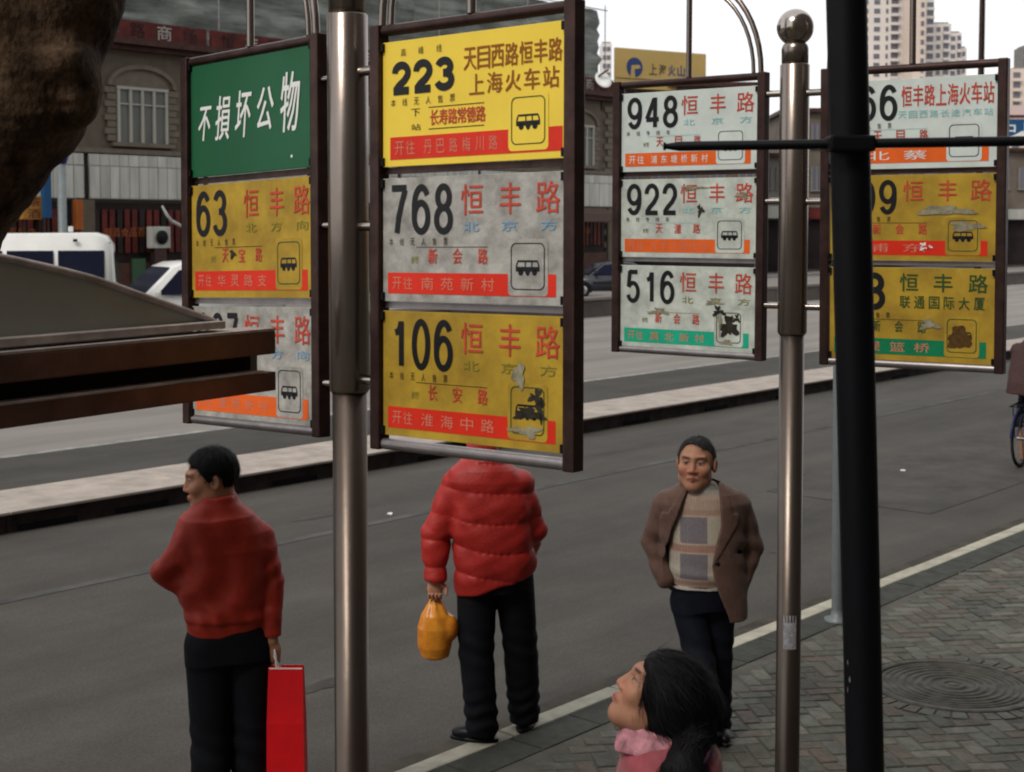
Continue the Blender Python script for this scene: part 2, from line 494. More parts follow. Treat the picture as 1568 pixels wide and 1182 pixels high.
def polygonize(fn, lo, hi, h):
    lo = np.array(lo, np.float32); B = 8
    nb = np.ceil((np.array(hi)-lo)/(h*B)).astype(int)
    n = nb*B+1
    vals = np.ones(n, np.float32)
    bi = np.stack(np.meshgrid(*[np.arange(k) for k in nb], indexing='ij'), -1).reshape(-1, 3)
    cen = lo+(bi+.5)*B*h
    fc = fn(cen.astype(np.float32))
    near = np.abs(fc) < B*h*.87*1.25+.012
    for b_, v in zip(bi[~near], fc[~near]):
        if v < 0:
            i, j, k = b_*B
            vals[i:i+B+1, j:j+B+1, k:k+B+1] = -1
    nbz = bi[near]
    g = np.stack(np.meshgrid(*[np.arange(B+1)]*3, indexing='ij'), -1).reshape(-1, 3)
    for c in range(0, len(nbz), 160):
        blk = nbz[c:c+160]
        idx = (blk[:, None, :]*B+g[None]).reshape(-1, 3)
        v = fn((lo+idx*h).astype(np.float32))
        vals[idx[:, 0], idx[:, 1], idx[:, 2]] = v
    vals[0], vals[-1] = 1, 1
    vals[:, 0], vals[:, -1] = 1, 1
    vals[:, :, 0], vals[:, :, -1] = 1, 1
    ins = vals < 0
    c0 = [slice(None, -1)]*3
    cnt = np.zeros(n-1, np.int8)
    offs = [(a, b, c) for a in (0, 1) for b in (0, 1) for c in (0, 1)]
    def sl(o_): return tuple(slice(o_[i], n[i]-1+o_[i]) for i in range(3))
    for o_ in offs: cnt += ins[sl(o_)]
    cells = np.argwhere((cnt > 0) & (cnt < 8))
    cid = -np.ones(n-1, np.int64)
    cid[cells[:, 0], cells[:, 1], cells[:, 2]] = np.arange(len(cells))
    acc = np.zeros((len(cells), 3)); w_ = np.zeros(len(cells))
    for a in offs:
        for ax in range(3):
            if a[ax] == 0:
                b = list(a); b[ax] = 1
                va = vals[cells[:, 0]+a[0], cells[:, 1]+a[1], cells[:, 2]+a[2]]
                vb = vals[cells[:, 0]+b[0], cells[:, 1]+b[1], cells[:, 2]+b[2]]
                m = (va < 0) != (vb < 0)
                t = np.where(m, va/np.where(m, va-vb, 1), 0)
                p = np.tile(np.array(a, float), (len(cells), 1)); p[:, ax] = t
                acc[m] += p[m]; w_[m] += 1
    ver = lo+(cells+acc/w_[:, None])*h
    quads = []
    for ax in range(3):
        s0 = [slice(None)]*3; s1 = [slice(None)]*3
        s0[ax] = slice(0, -1); s1[ax] = slice(1, None)
        e = np.argwhere(ins[tuple(s0)] != ins[tuple(s1)])
        o1, o2 = (ax+1) % 3, (ax+2) % 3
        e = e[(e[:, o1] > 0) & (e[:, o2] > 0) & (e[:, o1] < n[o1]-1) & (e[:, o2] < n[o2]-1)]
        q = []
        for da, db in ((-1, -1), (0, -1), (0, 0), (-1, 0)):
            t = e.copy(); t[:, o1] += da; t[:, o2] += db
            q.append(cid[t[:, 0], t[:, 1], t[:, 2]])
        q = np.stack(q, 1)
        fl = ~ins[e[:, 0], e[:, 1], e[:, 2]]
        q[fl] = q[fl][:, ::-1]
        quads.append(q)
    q = np.concatenate(quads)
    q = q[(q >= 0).all(1)]
    return ver, q
def sdf_obj(name, fn, lo, hi, h, m, parent, tint=None, M=None, label=None):
    v, q = polygonize(fn, lo, hi, h)
    me = bpy.data.meshes.new(name)
    me.vertices.add(len(v)); me.vertices.foreach_set('co', v.astype(np.float32).ravel())
    me.loops.add(q.size); me.loops.foreach_set('vertex_index', q.astype(np.int32).ravel())
    me.polygons.add(len(q))
    me.polygons.foreach_set('loop_start', np.arange(0, q.size, 4, dtype=np.int32))
    me.polygons.foreach_set('loop_total', np.full(len(q), 4, dtype=np.int32))
    me.polygons.foreach_set('use_smooth', np.ones(len(q), bool))
    me.update(calc_edges=True); me.validate()
    if tint is not None:
        c = tint(v.astype(np.float32))
        a = me.color_attributes.new('tint', 'FLOAT_COLOR', 'POINT')
        a.data.foreach_set('color', np.concatenate([c, np.ones((len(c), 1))], 1).astype(np.float32).ravel())
    return link(name, me, m, parent, M, label=label)


def strands(root_hair, name, m, n, ln, width, flow, lift=.25, seed=1, bend=.35, segs=4, region=None):
    """thin tapering ribbons of hair rooted on the surface of the hair mesh, all in one part"""
    me = root_hair.data
    r_ = np.random.RandomState(seed)
    nv = len(me.vertices)
    co = np.empty(nv*3, np.float32); me.vertices.foreach_get('co', co); co = co.reshape(-1, 3)
    no = np.empty(nv*3, np.float32); me.vertex_normals.foreach_get('vector', no); no = no.reshape(-1, 3)
    ids = np.arange(nv)
    if region is not None: ids = ids[region(co, no)]
    ids = r_.choice(ids, n)
    vs, fs = [], []
    for i in ids:
        p = co[i].astype(float); nn = no[i].astype(float)
        L_ = ln*r_.uniform(.6, 1.25)
        w_ = width*r_.uniform(.6, 1.3)
        lf = lift*r_.uniform(.2, 1.4)
        jit = r_.randn(3)*.22
        p = p-nn*.002
        b0 = len(vs)
        for k in range(segs+1):
            f = flow(p)+jit
            f = f-nn*(f@nn)
            f /= np.linalg.norm(f)+1e-6
            d = f+nn*(lf if k == 0 else lf*(.35-bend*k/segs))
            d /= np.linalg.norm(d)
            sdv_ = np.cross(d, nn); sdv_ /= np.linalg.norm(sdv_)+1e-6
            ww = w_*(1-k/segs)**.6
            if k < segs:
                vs += [tuple(p-sdv_*ww), tuple(p+sdv_*ww)]
            else: vs.append(tuple(p))
            p = p+d*L_/segs
        for k in range(segs-1): fs.append((b0+2*k, b0+2*k+1, b0+2*k+3, b0+2*k+2))
        fs.append((b0+2*segs-2, b0+2*segs-1, b0+2*segs))
    me2 = bpy.data.meshes.new(name); me2.from_pydata(vs, [], fs)
    return link(name, me2, m, root_hair, WM[root_hair], kind='stuff')

# ================================================================== the setting
Z3 = Vector((0, 0, 1))
def sheet(name, s0, s1, n0, n1, z, m, div=1):
    mb = MB()
    mb.add([(s0, n0, z), (s1, n0, z), (s1, n1, z), (s0, n1, z)], [(0, 1, 2, 3)])
    return mb.build(name, m, None, ROAD_M, kind='structure')
M_asph = mat('worn asphalt', (.064, .0585, .0515), .88, 0, .28, speck=.16, vscale=.55, bump=.30, bscale=90, stretch=(.28, 1.5, 1), detail=9)
M_asph2 = mat('dark asphalt', (.049, .045, .040), .85, 0, .2, .6, .25, 90, speck=.2, stretch=(.3, 1.5, 1), detail=8)
M_line = mat('faded road paint', (.27, .265, .24), .8, 0, .45, 5)
sheet('ground', -400, 1200, -300, 1300, -.22, mat('city ground', (.13, .125, .115), .9, 0, .2, .05))
sheet('road', -60, 400, -.02, 22.6, ZR, M_asph)
sheet('dark_lane', -60, 400, 8.2, 11.3, ZR+.004, M_asph2)
sheet('concrete_lane', -60, 400, 11.3, 22.6, ZR+.004, M_conc)
sheet('lane_line', -60, 400, 11.22, 11.38, ZR+.008, M_line)
sheet('far_road', -60, 400, 22.6, 36, ZR+.004, M_conc)
# tyre-worn seams and a repaired strip of the near road
sheet('repair_strip', -30, 200, 4.9, 5.02, ZR+.004, mat('tar seam', (.07, .067, .062), .8, 0, .5, 2))
sheet('repair_patch', 8.5, 14, 1.1, 3.0, ZR+.0045, mat('patched asphalt', (.060, .055, .049), .9, 0, .3, 2, .3, 70))
M_stain = mat('oil stain', (.052, .046, .039), .7, 0, .5, 3, .1, 60)
r2 = random.Random(21)
def stain(s, n, a, c, k=22):
    pts = [(s+a*math.cos(2*PI*i/k)*(1+.35*(r2.random()-.5)), n+c*math.sin(2*PI*i/k)*(1+.5*(r2.random()-.5)), ZR+.0035) for i in range(k)]
    mb = MB(); mb.add([(s, n, ZR+.0035)]+pts, [(0, 1+i, 1+(i+1) % k) for i in range(k)])
    mb.build('road_stain', M_stain, None, ROAD_M, kind='structure')
for a_ in ((3.2, 2.1, .22, .08), (6.1, 1.4, .12, .06), (1.0, 1.6, .3, .07), (9.6, 3.3, .35, .08), (13.4, 2.2, .25, .1), (4.4, 5.6, .3, .07)): stain(*a_)
def crack(s, n, ln, dirn, w_=.012):
    pts = []
    a = dirn
    for i in range(int(ln/.12)):
        pts.append((s, n)); a += r2.uniform(-.35, .35)*.8; a += (dirn-a)*.3
        s += .12*math.cos(a); n += .12*math.sin(a)
    v, f = strokes([(pts, False)], w_)
    MB().add([(x, y, ZR+.003) for x, y, _ in v], f).build('road_crack', M_slot if False else MATS['tar seam'], None, ROAD_M, kind='structure')
crack(9, 5.9, 14, -.03, .009)
gut = MB(); gut.add([(-60, -.0, ZR+.0025), (400, 0, ZR+.0025), (400, .34, ZR+.0025), (-60, .34, ZR+.0025)], [(0, 1, 2, 3)])
gut.build('gutter_dirt', mat('gutter dirt', (.058, .050, .038), .9, 0, .5, 3, .3, 60), None, ROAD_M, kind='structure')
fp = MB(); fp.box((80, 37, (ZR-.0)/2+.0), (280, 2, .13))
fp.build('far_pavement', M_greyw, None, ROAD_M, kind='structure')

# near pavement: bedding, kerbstones, herringbone bricks
pav = MB()
pav.box((60, -10.1, -.078), (200, 20.0, .14))
pav = pav.build('pavement', M_dirt, None, ROAD_M, kind='structure')
kst = MB(); kst.box((0, 0, 0), (.985, .125, .2)); kme = kst.mesh('kerbstone', .012)
kme.materials.append(M_kerb)
for i in range(-8, 44):
    link('kerbstone', kme, None, pav, ROAD_M @ Matrix.Translation((i+.3, -.0625, -.098+rng.uniform(-.003, .003))))
edge = MB(); edge.box((0, 0, 0), (.49, .24, .05)); eme = edge.mesh('edging_slab', .006)
eme.materials.append(mat('dark edging slab', (.048, .050, .041), .85, 0, .3, 9, .3, 60))
for i in range(-8, 36):
    link('edging_slab', eme, None, pav, ROAD_M @ Matrix.Translation((i*.5, -.25, -.026+rng.uniform(-.002, .002))))
BR = [(.050, .048, .035), (.070, .070, .053), (.095, .098, .078), (.082, .060, .042), (.070, .070, .054), (.125, .118, .092), (.056, .050, .036), (.092, .075, .055), (.046, .048, .038)]
M_brick1 = mat('paving brick', (.1, .1, .1), .62, 0, .35, 14, .4, 55, col2=BR, objrand=True)
M_brick2 = mat('paving brick far', (.1, .1, .1), .62, 0, .35, 14, .4, 55, col2=BR, island=True)
MAN = at(1459, 1078, 8.48); MAN.z = 0
HB = R(8)                                # herringbone axes, nearly square to the camera
cr_, sr_ = math.cos(HB), math.sin(HB)
bricks = []
a_ = .104
for i in range(-60, 130):
    for j in range(-60, 150):
        r_ = (i-j) % 4
        if r_ == 0: c = ((i+1)*a_, (j+.5)*a_, 0)
        elif r_ == 3: c = ((i+.5)*a_, (j+1)*a_, PI/2)
        else: continue
        X = c[0]*cr_-c[1]*sr_; Y = c[0]*sr_+c[1]*cr_+5.0
        p = Vector((X, Y, 0))-K0
        n_ = p.dot(N2)
        if n_ > -.44 or n_ < -7.5 or Y > 16 or X > 7 or Y < .2: continue
        if (Vector((X, Y, 0))-MAN).length < .62: continue
        px = 784+FPX*X/Y; py = 345+FPX*CAM_Z/Y
        seen = -20 < px < 1590 and py < 1205
        bricks.append((0 if seen else 1, Y, X, Y, c[2]+HB))
bricks.sort()
bme = MB(); bme.box((0, 0, 0), (.197, .095, .05)); bme = bme.mesh('brick', .006, 1); bme.materials.append(M_brick1)
stuff = MB()
for k, (sn, _, X, Y, a) in enumerate(bricks):
    z = -.0265+rng.uniform(-.003, .003)
    T = Matrix.Translation((X, Y, z)) @ Matrix.Rotation(a+rng.uniform(-.03, .03), 4, 'Z') @ Matrix.Rotation(rng.uniform(-.022, .022), 4, 'X') @ Matrix.Rotation(rng.uniform(-.02, .02), 4, 'Y')
    if k < 290:
        link('brick', bme, None, pav, T)
    else:
        hx, hy = .0985, .0475
        vs = [T @ Vector(v) for v in [(-hx, -hy, -.02), (hx, -hy, -.02), (hx, hy, -.02), (-hx, hy, -.02),
              (-hx, -hy, .019), (hx, -hy, .019), (hx, hy, .019), (-hx, hy, .019),
              (-hx+.006, -hy+.006, .025), (hx-.006, -hy+.006, .025), (hx-.006, hy-.006, .025), (-hx+.006, hy-.006, .025)]]
        stuff.add(vs, [(0, 1, 5, 4), (1, 2, 6, 5), (2, 3, 7, 6), (3, 0, 4, 7), (4, 5, 9, 8), (5, 6, 10, 9), (6, 7, 11, 10), (7, 4, 8, 11), (8, 9, 10, 11)])
stuff.build('paving_bricks', M_brick2, pav, Matrix.Identity(4), kind='stuff')
# manhole
mh = empty('manhole_cover', MAN, 'round dark iron manhole cover with raised rings set in the brick pavement', 'manhole cover')
ring = MB(); ring.lathe([(.50, -.02), (.50, .0), (.485, .004), (.445, .004), (.44, -.004), (.44, -.02)], n=48)
ring.build('rim', M_iron, mh)
pl = MB()
pr = [(.0, .002), (.03, .002), (.034, -.004), (.05, -.004), (.054, .003), (.075, .003), (.079, -.005)]
for r0 in (.13, .18, .23, .28, .325, .365, .40):
    pr += [(r0, -.005), (r0+.004, .002), (r0+.018, .002), (r0+.022, -.005)]
pr += [(.432, -.005), (.434, -.02)]
pl.lathe(pr, n=56); pl.build('lid', M_iron, mh)
sb = MB()
for k in range(40):
    a0, a1 = 2*PI*k/40+.012, 2*PI*(k+1)/40-.012
    vs = [(r_*math.cos(a), r_*math.sin(a), z) for z in (-.03, 0) for (r_, a) in ((.51, a0), (.61, a0), (.61, a1), (.51, a1))]
    m_ = MB(); m_.add(vs, [(0, 1, 2, 3), (4, 7, 6, 5), (0, 4, 5, 1), (1, 5, 6, 2), (2, 6, 7, 3), (3, 7, 4, 0)])
    m_.build('surround_brick', MATS['paving brick'], mh)

# central reservation
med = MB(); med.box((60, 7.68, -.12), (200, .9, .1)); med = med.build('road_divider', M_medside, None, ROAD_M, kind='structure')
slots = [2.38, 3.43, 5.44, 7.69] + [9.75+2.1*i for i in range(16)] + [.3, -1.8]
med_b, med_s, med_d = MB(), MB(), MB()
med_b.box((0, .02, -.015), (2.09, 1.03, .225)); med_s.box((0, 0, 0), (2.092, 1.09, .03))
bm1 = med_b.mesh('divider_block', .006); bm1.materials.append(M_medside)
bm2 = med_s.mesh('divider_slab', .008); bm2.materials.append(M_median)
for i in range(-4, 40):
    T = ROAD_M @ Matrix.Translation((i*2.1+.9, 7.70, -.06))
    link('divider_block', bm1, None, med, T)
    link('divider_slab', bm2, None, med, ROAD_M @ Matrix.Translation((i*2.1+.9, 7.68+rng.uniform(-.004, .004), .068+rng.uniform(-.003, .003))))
med_d.box((0, 0, 0), (.62, .02, .052)); dme = med_d.mesh('drain_slot'); dme.materials.append(M_slot)
for s in slots:
    link('drain_slot', dme, None, med, ROAD_M @ Matrix.Translation((s, 7.198, ZR+.035)))
# litter
for (x, y, lab) in ((1383, 724, 'small scrap of white paper lying on the open road at the right'), (597, 792, 'tiny scrap of white paper on the road behind the padded jacket')):
    p = at(x, y, FPX*2.88/(y-345)); p.z = ZR+.012
    b = bmesh.new(); bmesh.ops.create_icosphere(b, subdivisions=2, radius=.035)
    for v in b.verts: v.co *= rng.uniform(.6, 1.15); v.co.z *= .35
    me = bpy.data.meshes.new('litter'); b.to_mesh(me); b.free()
    tag(link('litter', me, M_litter, None, Matrix.Translation(p)), lab, 'litter')
# low barrier wall across the far side of the carriageway
bw = empty('barrier_wall', rd(0, 22.5, ZR), 'long low dirty concrete barrier wall between the two roadways', 'barrier wall', M=ROAD_M)
M_bw = mat('dirty barrier concrete', (.105, .088, .078), .85, 0, .35, .8)
for i in range(-8, 34):
    b = MB(); b.box((i*6+3, 22.75, ZR+.26), (5.96, .26, .56)); b.build('barrier_block', M_bw, bw, ROAD_M, bevel=.02)
    b = MB(); b.box((i*6+3, 22.75, ZR+.59), (5.97, .36, .10)); b.build('coping', M_conc, bw, ROAD_M, bevel=.01)

# ------------------------------------------------------------------ stone building over the road
FM = face_M(rd(0, 38, 0), D2, Z3)        # x along the street, z up, -y towards the road
def in_face(n): return face_M(rd(0, n, 0), D2, Z3)
sbld = empty('stone_building', rd(24, 38, ZR), 'long two storey grey brown stone building with arched upper windows', 'building', M=FM)
b = MB(); b.box((20.9, 4, 4.33), (61.8, 8, 8.94)); b.build('wall', M_stone, sbld, FM)
WX = [24.5+4.9*k for k in range(-6, 6)]
for cx in WX:
    wb = MB(); wb.box((cx, -.03, 6.54), (1.9, .06, 1.84))
    wo = wb.build('window', mat_w if 'mat_w' in globals() else mat('curtained glass', (.115, .12, .105), .25, 0, .25, .9, stretch=(4, 1, .4)), sbld, FM)
    mat_w = MATS['curtained glass']
    f = MB()
    for x in (-.98, -.5, -.02, .46, .98): f.box((cx+x, -.09, 6.54), (.10, .10, 1.9))
    f.box((cx, -.092, 7.50), (2.1, .12, .10)); f.box((cx, -.092, 6.95), (1.9, .05, .05))
    f.build('frame', mat('pale window frame', (.32, .31, .27), .6) if 'pale window frame' not in MATS else MATS['pale window frame'], wo, FM)
    a = MB()
    arc = [(cx+1.25*math.cos(PI*t/14), 7.56+.62*math.sin(PI*t/14)) for t in range(15)]
    for (p, q) in zip(arc[:-1], arc[1:]):
        o2 = lambda c: (cx+(c[0]-cx)*1.13, 7.56+(c[1]-7.56)*1.25)
        P4 = [p, q, o2(q), o2(p)]
        a.prism([(u, v) for u, v in P4], -.16, .0)
    a.prism(arc, -.05, .0)
    a.build('arch', M_stone2, sbld, FM)
    s_ = MB(); s_.box((cx, -.12, 5.55), (2.5, .24, .14)); s_.build('sill', M_stone2, sbld, FM)
    for sx in (-1, 1):
        for k in range(8):
            q = MB(); q.box((cx+sx*(1.24+.05*(k % 2)), -.05, 5.76+k*.235), (.34+.1*(k % 2), .10, .205)); q.build('stone', M_stone2, sbld, FM)
for k in range(28):                      # quoins at the end of the block
    q = MB(); q.box((51.45-.12*(k % 2), -.05, .3+k*.30), (.6+.24*(k % 2), .10, .27)); q.build('stone', M_stone2, sbld, FM)
b = MB(); b.box((21, -.10, 5.30), (62, .2, .16)); b.build('string_course', M_stone2, sbld, FM)
b = MB()
for z, d, h in ((8.86, .35, .16), (9.03, .6, .14), (9.16, .45, .1)): b.box((21, -d/2+.0, z), (62.2+d, d, h))
b.build('cornice', M_eave, sbld, FM)
for cx in [w_+2.45 for w_ in WX]:
    b = MB(); b.box((cx, -.11, 1.75), (.8, .22, 3.75)); b.build('pilaster', M_stone, sbld, FM)
for i, cx in enumerate(WX):
    b = MB(); b.box((cx, -.03, 1.7), (4.05, .06, 3.66)); b.build('shop_opening', M_shop, sbld, FM)
# roof fascia with red shop lettering boards
for i in range(10):
    s0 = -9+6.1*i
    o = MB(); o.box((s0+3, .2, 9.55), (5.9, .12, .66))
    o = o.build('fascia_board', M_redsign if i % 3 != 1 else M_eave, sbld, FM)
    for k in range(5):
        v, f = text_box('恒丰路商场'[k], s0+.5+1.1*k, s0+1.1+1.1*k, 9.30, 9.82, .12)
        MB().add(v, f).build('lettering', M_panelw if k % 2 else M_shop, o, FM)
# white board strip over the shops
for i, cx in enumerate(WX):
    s0, s1 = cx-2.25, cx+2.2
    b = MB(); b.box(((s0+s1)/2, -.08, 4.4), (s1-s0, .14, 1.5)); e = b.build('signboard', M_frame_lt, sbld, FM)
    k = 0; x = s0
    while x < s1-.1:
        wd = .39
        b = MB(); b.box((x+wd/2, -.22+rng.uniform(-.012, .012), 4.22), (wd-.025, .10, 1.08)); b.build('board', M_panelw, e, FM)
        b = MB(); b.box((x+wd/2, -.20+rng.uniform(-.012, .012), 4.98), (wd-.02, .10, .38)); b.build('board', M_panelw, e, FM)
        x += wd
# shop fittings seen under the strip
def shop_stuff(cx, lab):
    e = empty('shop_display', (0, 0, 0), lab, 'shopfront', M=FM @ Matrix.Translation((cx, -.3, ZR)))
    for k in range(13):
        b = MB(); b.box((cx-1.95+.3*k, -.16, 2.55), (.2, .06, 1.5)); b.build('hanging_strip', M_redsign if k % 3 else M_shop, e, FM)
    for k in range(7):
        v, f = text_box('烟酒食品百货店'[k], cx-1.7+.34*k, cx-1.42+.34*k, 2.36, 2.66, -.21); MB().add(v, f).build('lettering', M_orange, e, FM)
    b = MB(); b.box((cx+.1, -.25, .7), (3.2, .3, 1.5)); b.build('counter', M_eave, e, FM)
    b = MB(); b.box((cx-.5, -.45, 1.2), (.5, .1, .8)); b.build('poster', mat('green poster', (.03, .07, .035), .6) if 'green poster' not in MATS else MATS['green poster'], e, FM)
for k, lab in ((5, 'dark red shopfront over the roof of the minibus'), (6, 'dark red shopfront with red hanging strips behind the white people carrier'), (11, 'dark shopfront behind the dark car at the end of the stone building')):
    shop_stuff(WX[k], lab)
for cx, lab in ((WX[-1], 'dark curved awning over the shop door behind the dark car'),):
    a = MB()
    pts = [(.0, 3.6), (-.35, 3.52), (-.65, 3.3), (-.85, 2.95)]
    for (y0, z0), (y1, z1) in zip(pts[:-1], pts[1:]):
        a.add([(cx-1.5, y0-.3, z0), (cx+1.5, y0-.3, z0), (cx+1.5, y1-.3, z1), (cx-1.5, y1-.3, z1), (cx-1.5, y0-.3, z0-.04), (cx+1.5, y0-.3, z0-.04), (cx+1.5, y1-.3, z1-.04), (cx-1.5, y1-.3, z1-.04)],
              [(0, 1, 2, 3), (7, 6, 5, 4), (0, 3, 7, 4), (1, 5, 6, 2), (2, 6, 7, 3), (0, 4, 5, 1)])
    tag(a.build('awning', mat('dark awning cloth', (.05, .03, .025), .8), None, FM), lab, 'awning')
# air conditioner unit
def face_pt(x, y, n):
    s, Y = s_at(x, n); return s, zy(y, Y)
s0, z0 = face_pt(229, 380, 37.5); s1, z1 = face_pt(258, 347, 37.5)
A = in_face(37.5)
ac = empty('air_conditioner', (0, 0, 0), 'square grey air conditioner unit standing outside the red shopfront', 'air conditioner', M=A @ Matrix.Translation(((s0+s1)/2, 0, z0)))
b = MB(); b.box(((s0+s1)/2, 0, (z0+z1)/2), (s1-s0, .3, z1-z0)); b.build('case', M_panelw, ac, A, bevel=.02)
b = MB(); b.lathe([(.0, 0), (.23, 0), (.25, .01), (.25, .03), (.0, .03)], n=20)
b.build('fan', M_slot, ac, A @ Matrix.Translation(((s0+s1)/2, -.19, (z0+z1)/2)) @ Matrix.Rotation(PI/2, 4, 'X'))
b = MB()
for k in range(5): b.tube([((s0+s1)/2+.25*math.cos(a), -.21, (z0+z1)/2+.25*math.sin(a)) for a in (k*PI/5, k*PI/5+PI)], .008, 6)
b.build('grille', M_panelw, ac, A)
b = MB(); b.box(((s0+s1)/2, .02, (z0+ZR)/2), (.5, .25, z0-ZR)); b.build('stand', M_frame, ac, A)
P = [at(248, 315, 46), at(255, 328, 46), at(262, 338, 46.2), at(274, 344, 46.4), at(288, 353, 46.6)]
b = MB(); b.tube([p-P[0] for p in P], [.03, .05, .055, .05, .045], 8)
tag(b.build('pipe', M_panelw, None, Matrix.Translation(P[0])), 'bent pale pipe hanging in front of the shops beside the green sign', 'pipe')
# signs and a post at the far left
def facing_box(name, x0, x1, y0, y1, n, th, m, label, cat, legs=True, letters=None, lm=None):
    A = in_face(n)
    s0, Y0 = s_at(x0, n); s1, Y1 = s_at(x1, n); z1 = zy(y0, (Y0+Y1)/2); z0 = zy(y1, (Y0+Y1)/2)
    e = empty(name, (0, 0, 0), label, cat, M=A @ Matrix.Translation(((s0+s1)/2, 0, ZR)))
    b = MB(); b.box(((s0+s1)/2, 0, (z0+z1)/2), (abs(s1-s0), th, z1-z0)); b.build('sign_face', m, e, A, bevel=.02)
    if legs:
        b = MB()
        for q in (.2, .8): b.box((s0+(s1-s0)*q, th*.2, (z0+ZR)/2), (.08, .08, z0-ZR))
        b.build('post', M_frame, e, A)
    if letters:
        k = len(letters)
        for i, ch in enumerate(letters):
            zt = z1-(z1-z0)*(i+.1)/k; zb = z1-(z1-z0)*(i+.9)/k
            v, f = text_box(ch, s0+(s1-s0)*.2, s0+(s1-s0)*.8, zb, zt, -th/2-.02); MB().add(v, f).build('lettering', lm, e, A)
    return e
facing_box('shop_sign', 33, 66, 300, 336, 36.6, .3, mat('yellow brown lightbox', (.33, .15, .03), .5), 'yellow brown box sign at the foot of the tree above the bus', 'sign', True, '茶酒', M_redsign)
facing_box('shop_sign', 67, 78, 256, 334, 36.4, .25, M_blue, 'tall narrow blue sign between the tree and the grey blue post', 'sign')
facing_box('shop_sign', 116, 126, 306, 352, 36.4, .25, M_orange, 'narrow orange red upright sign beside the shops above the bus', 'sign')
p = at(96, 360, 40); p.z = ZR
lp = empty('street_post', p, 'pale grey blue post with a blue lamp head rising behind the bus', 'post')
b = MB(); b.lathe([(.16, 0), (.16, .3), (.12, .34), (.12, 4.6), (.0, 4.6)], n=14); b.build('post', M_lamp, lp)
b = MB(); b.lathe([(.0, 4.6), (.14, 4.6), (.2, 4.8), (.14, 5.05), (0, 5.1)], n=14); b.build('lamp_head', mat('deep blue enamel', (.02, .02, .12), .3), lp)

# netted tower block behind it
A = in_face(41)
nb = empty('netted_building', (0, 0, 0), 'taller building behind the stone one wrapped in grey green scaffold netting', 'building', M=A @ Matrix.Translation((20, 0, ZR)))
b = MB(); b.box((20.6, 9.6, 6.6), (67, 18, 13.6)); b.build('wall', M_bldg, nb, A)
for i in range(15):
    s0 = -13+4.47*i; s1 = s0+4.47
    vs, fs = [], []
    nx, nzv = 14, 18
    for a in range(nx+1):
        for c in range(nzv+1):
            s = s0+(s1-s0)*a/nx; z = 8.2+(13.75-8.2)*c/nzv
            y = -.25+.30*mnoise.noise(Vector((s*.5, z*1.9, 3)))+.22*mnoise.noise(Vector((s*1.5+z, z*3.6, 9)))
            vs.append((s, y, z))
    for a in range(nx):
        for c in range(nzv):
            k = a*(nzv+1)+c
            fs.append((k, k+nzv+1, k+nzv+2, k+1))
    MB().add(vs, fs, True).build('netting', M_net, nb, A)
for z in (9.9, 13.75):
    b = MB(); b.tube([(-13, -.62, z), (54.3, -.62, z)], .03, 6); b.build('scaffold_tube', M_frame_lt, nb, A)
for i in range(12):
    b = MB(); b.tube([(-13+6.1*i, -.62, 8), (-13+6.1*i, -.62, 14.0)], .03, 6); b.build('scaffold_tube', M_frame_lt, nb, A)
# satellite dish and pale sheets at its corner
p = at(922, 124, 70)
e = empty('satellite_dish', p, 'small white satellite dish on the corner of the stone building roof', 'satellite dish')
b = MB(); b.lathe([(.0, 0), (.25, .03), (.45, .12), (.44, .14), (.24, .06), (0, .03)], n=20); b.build('dish', M_white, e, Matrix.Translation(p) @ Matrix.Rotation(R(60), 4, 'X') @ Matrix.Rotation(R(25), 4, 'Y'))
b = MB(); b.tube([(0, 0, 0), (0, .3, -1.4)], .04, 8); b.build('mast', M_frame, e)
b = MB(); b.tube([(-1.0, 0, -.35), (.3, -.1, .55)], .05, 8); b.build('arm', M_frame, e)

# further buildings on the right
def block(x0, x1, ytop, Y, depth, m, label, rows, cols, wm, yaw=.0, name='building', sign=None):
    a = at(x0, ytop, Y); c = at(x1, ytop, Y)
    H = a.z; W = c.x-a.x
    M_ = Matrix.Translation((a.x, Y, ZR)) @ Matrix.Rotation(yaw, 4, 'Z')
    e = empty(name, (0, 0, 0), label, 'building', M=M_)
    b = MB(); b.box((W/2, depth/2, (H-ZR)/2), (W, depth, H-ZR)); b.build('wall', m, e)
    b = MB(); b.box((W/2, depth/2-.1, H-ZR+.12), (W+.5, depth+.5, .24)); b.build('roof_edge', M_eave, e)
    for r_ in range(rows):
        for k in range(cols):
            x = W*(k+.5)/cols; z = 4.6+(H-ZR-4.6)*(r_+.45)/rows
            ww = W/cols*.5; wh = min(1.5, (H-4.6)/rows*.6)
            o = MB(); o.box((x, -.03, z), (ww, .06, wh)); o = o.build('window', wm, e)
            o2 = MB()
            for sx in (-.5, 0, .5): o2.box((x+ww*sx, -.07, z), (.08, .08, wh))
            o2.box((x, -.071, z-wh/2), (ww+.2, .12, .08)); o2.build('frame', M_greyw, o)
    b = MB(); b.box((W/2, -.04, 1.7), (W*.92, .08, 3.0)); b.build('shop_opening', M_shop, e)
    b = MB(); b.box((W/2, -.35, 3.65), (W*.96, .6, .7)); b.build('shop_fascia', sign or M_panelw, e)
    return e
block(943, 1166, 133, 78, 10, M_bldg, 'dull brown building under the ochre billboard behind the white route panels', 2, 5, M_twin)
block(1167, 1204, 241, 84, 8, M_greyw, 'low grey building seen between the white route panels and the ball topped pole', 1, 2, M_twin, sign=M_panelw)
block(1204, 1330, 172, 90, 9, M_bldg, 'brown building rising right of the ball topped pole', 2, 4, M_twin, R(-2), sign=M_redsign)
block(1331, 1520, 236, 96, 9, M_stone, 'stone coloured low building hidden behind the right hand route panels', 1, 5, M_twin, sign=M_panelw)
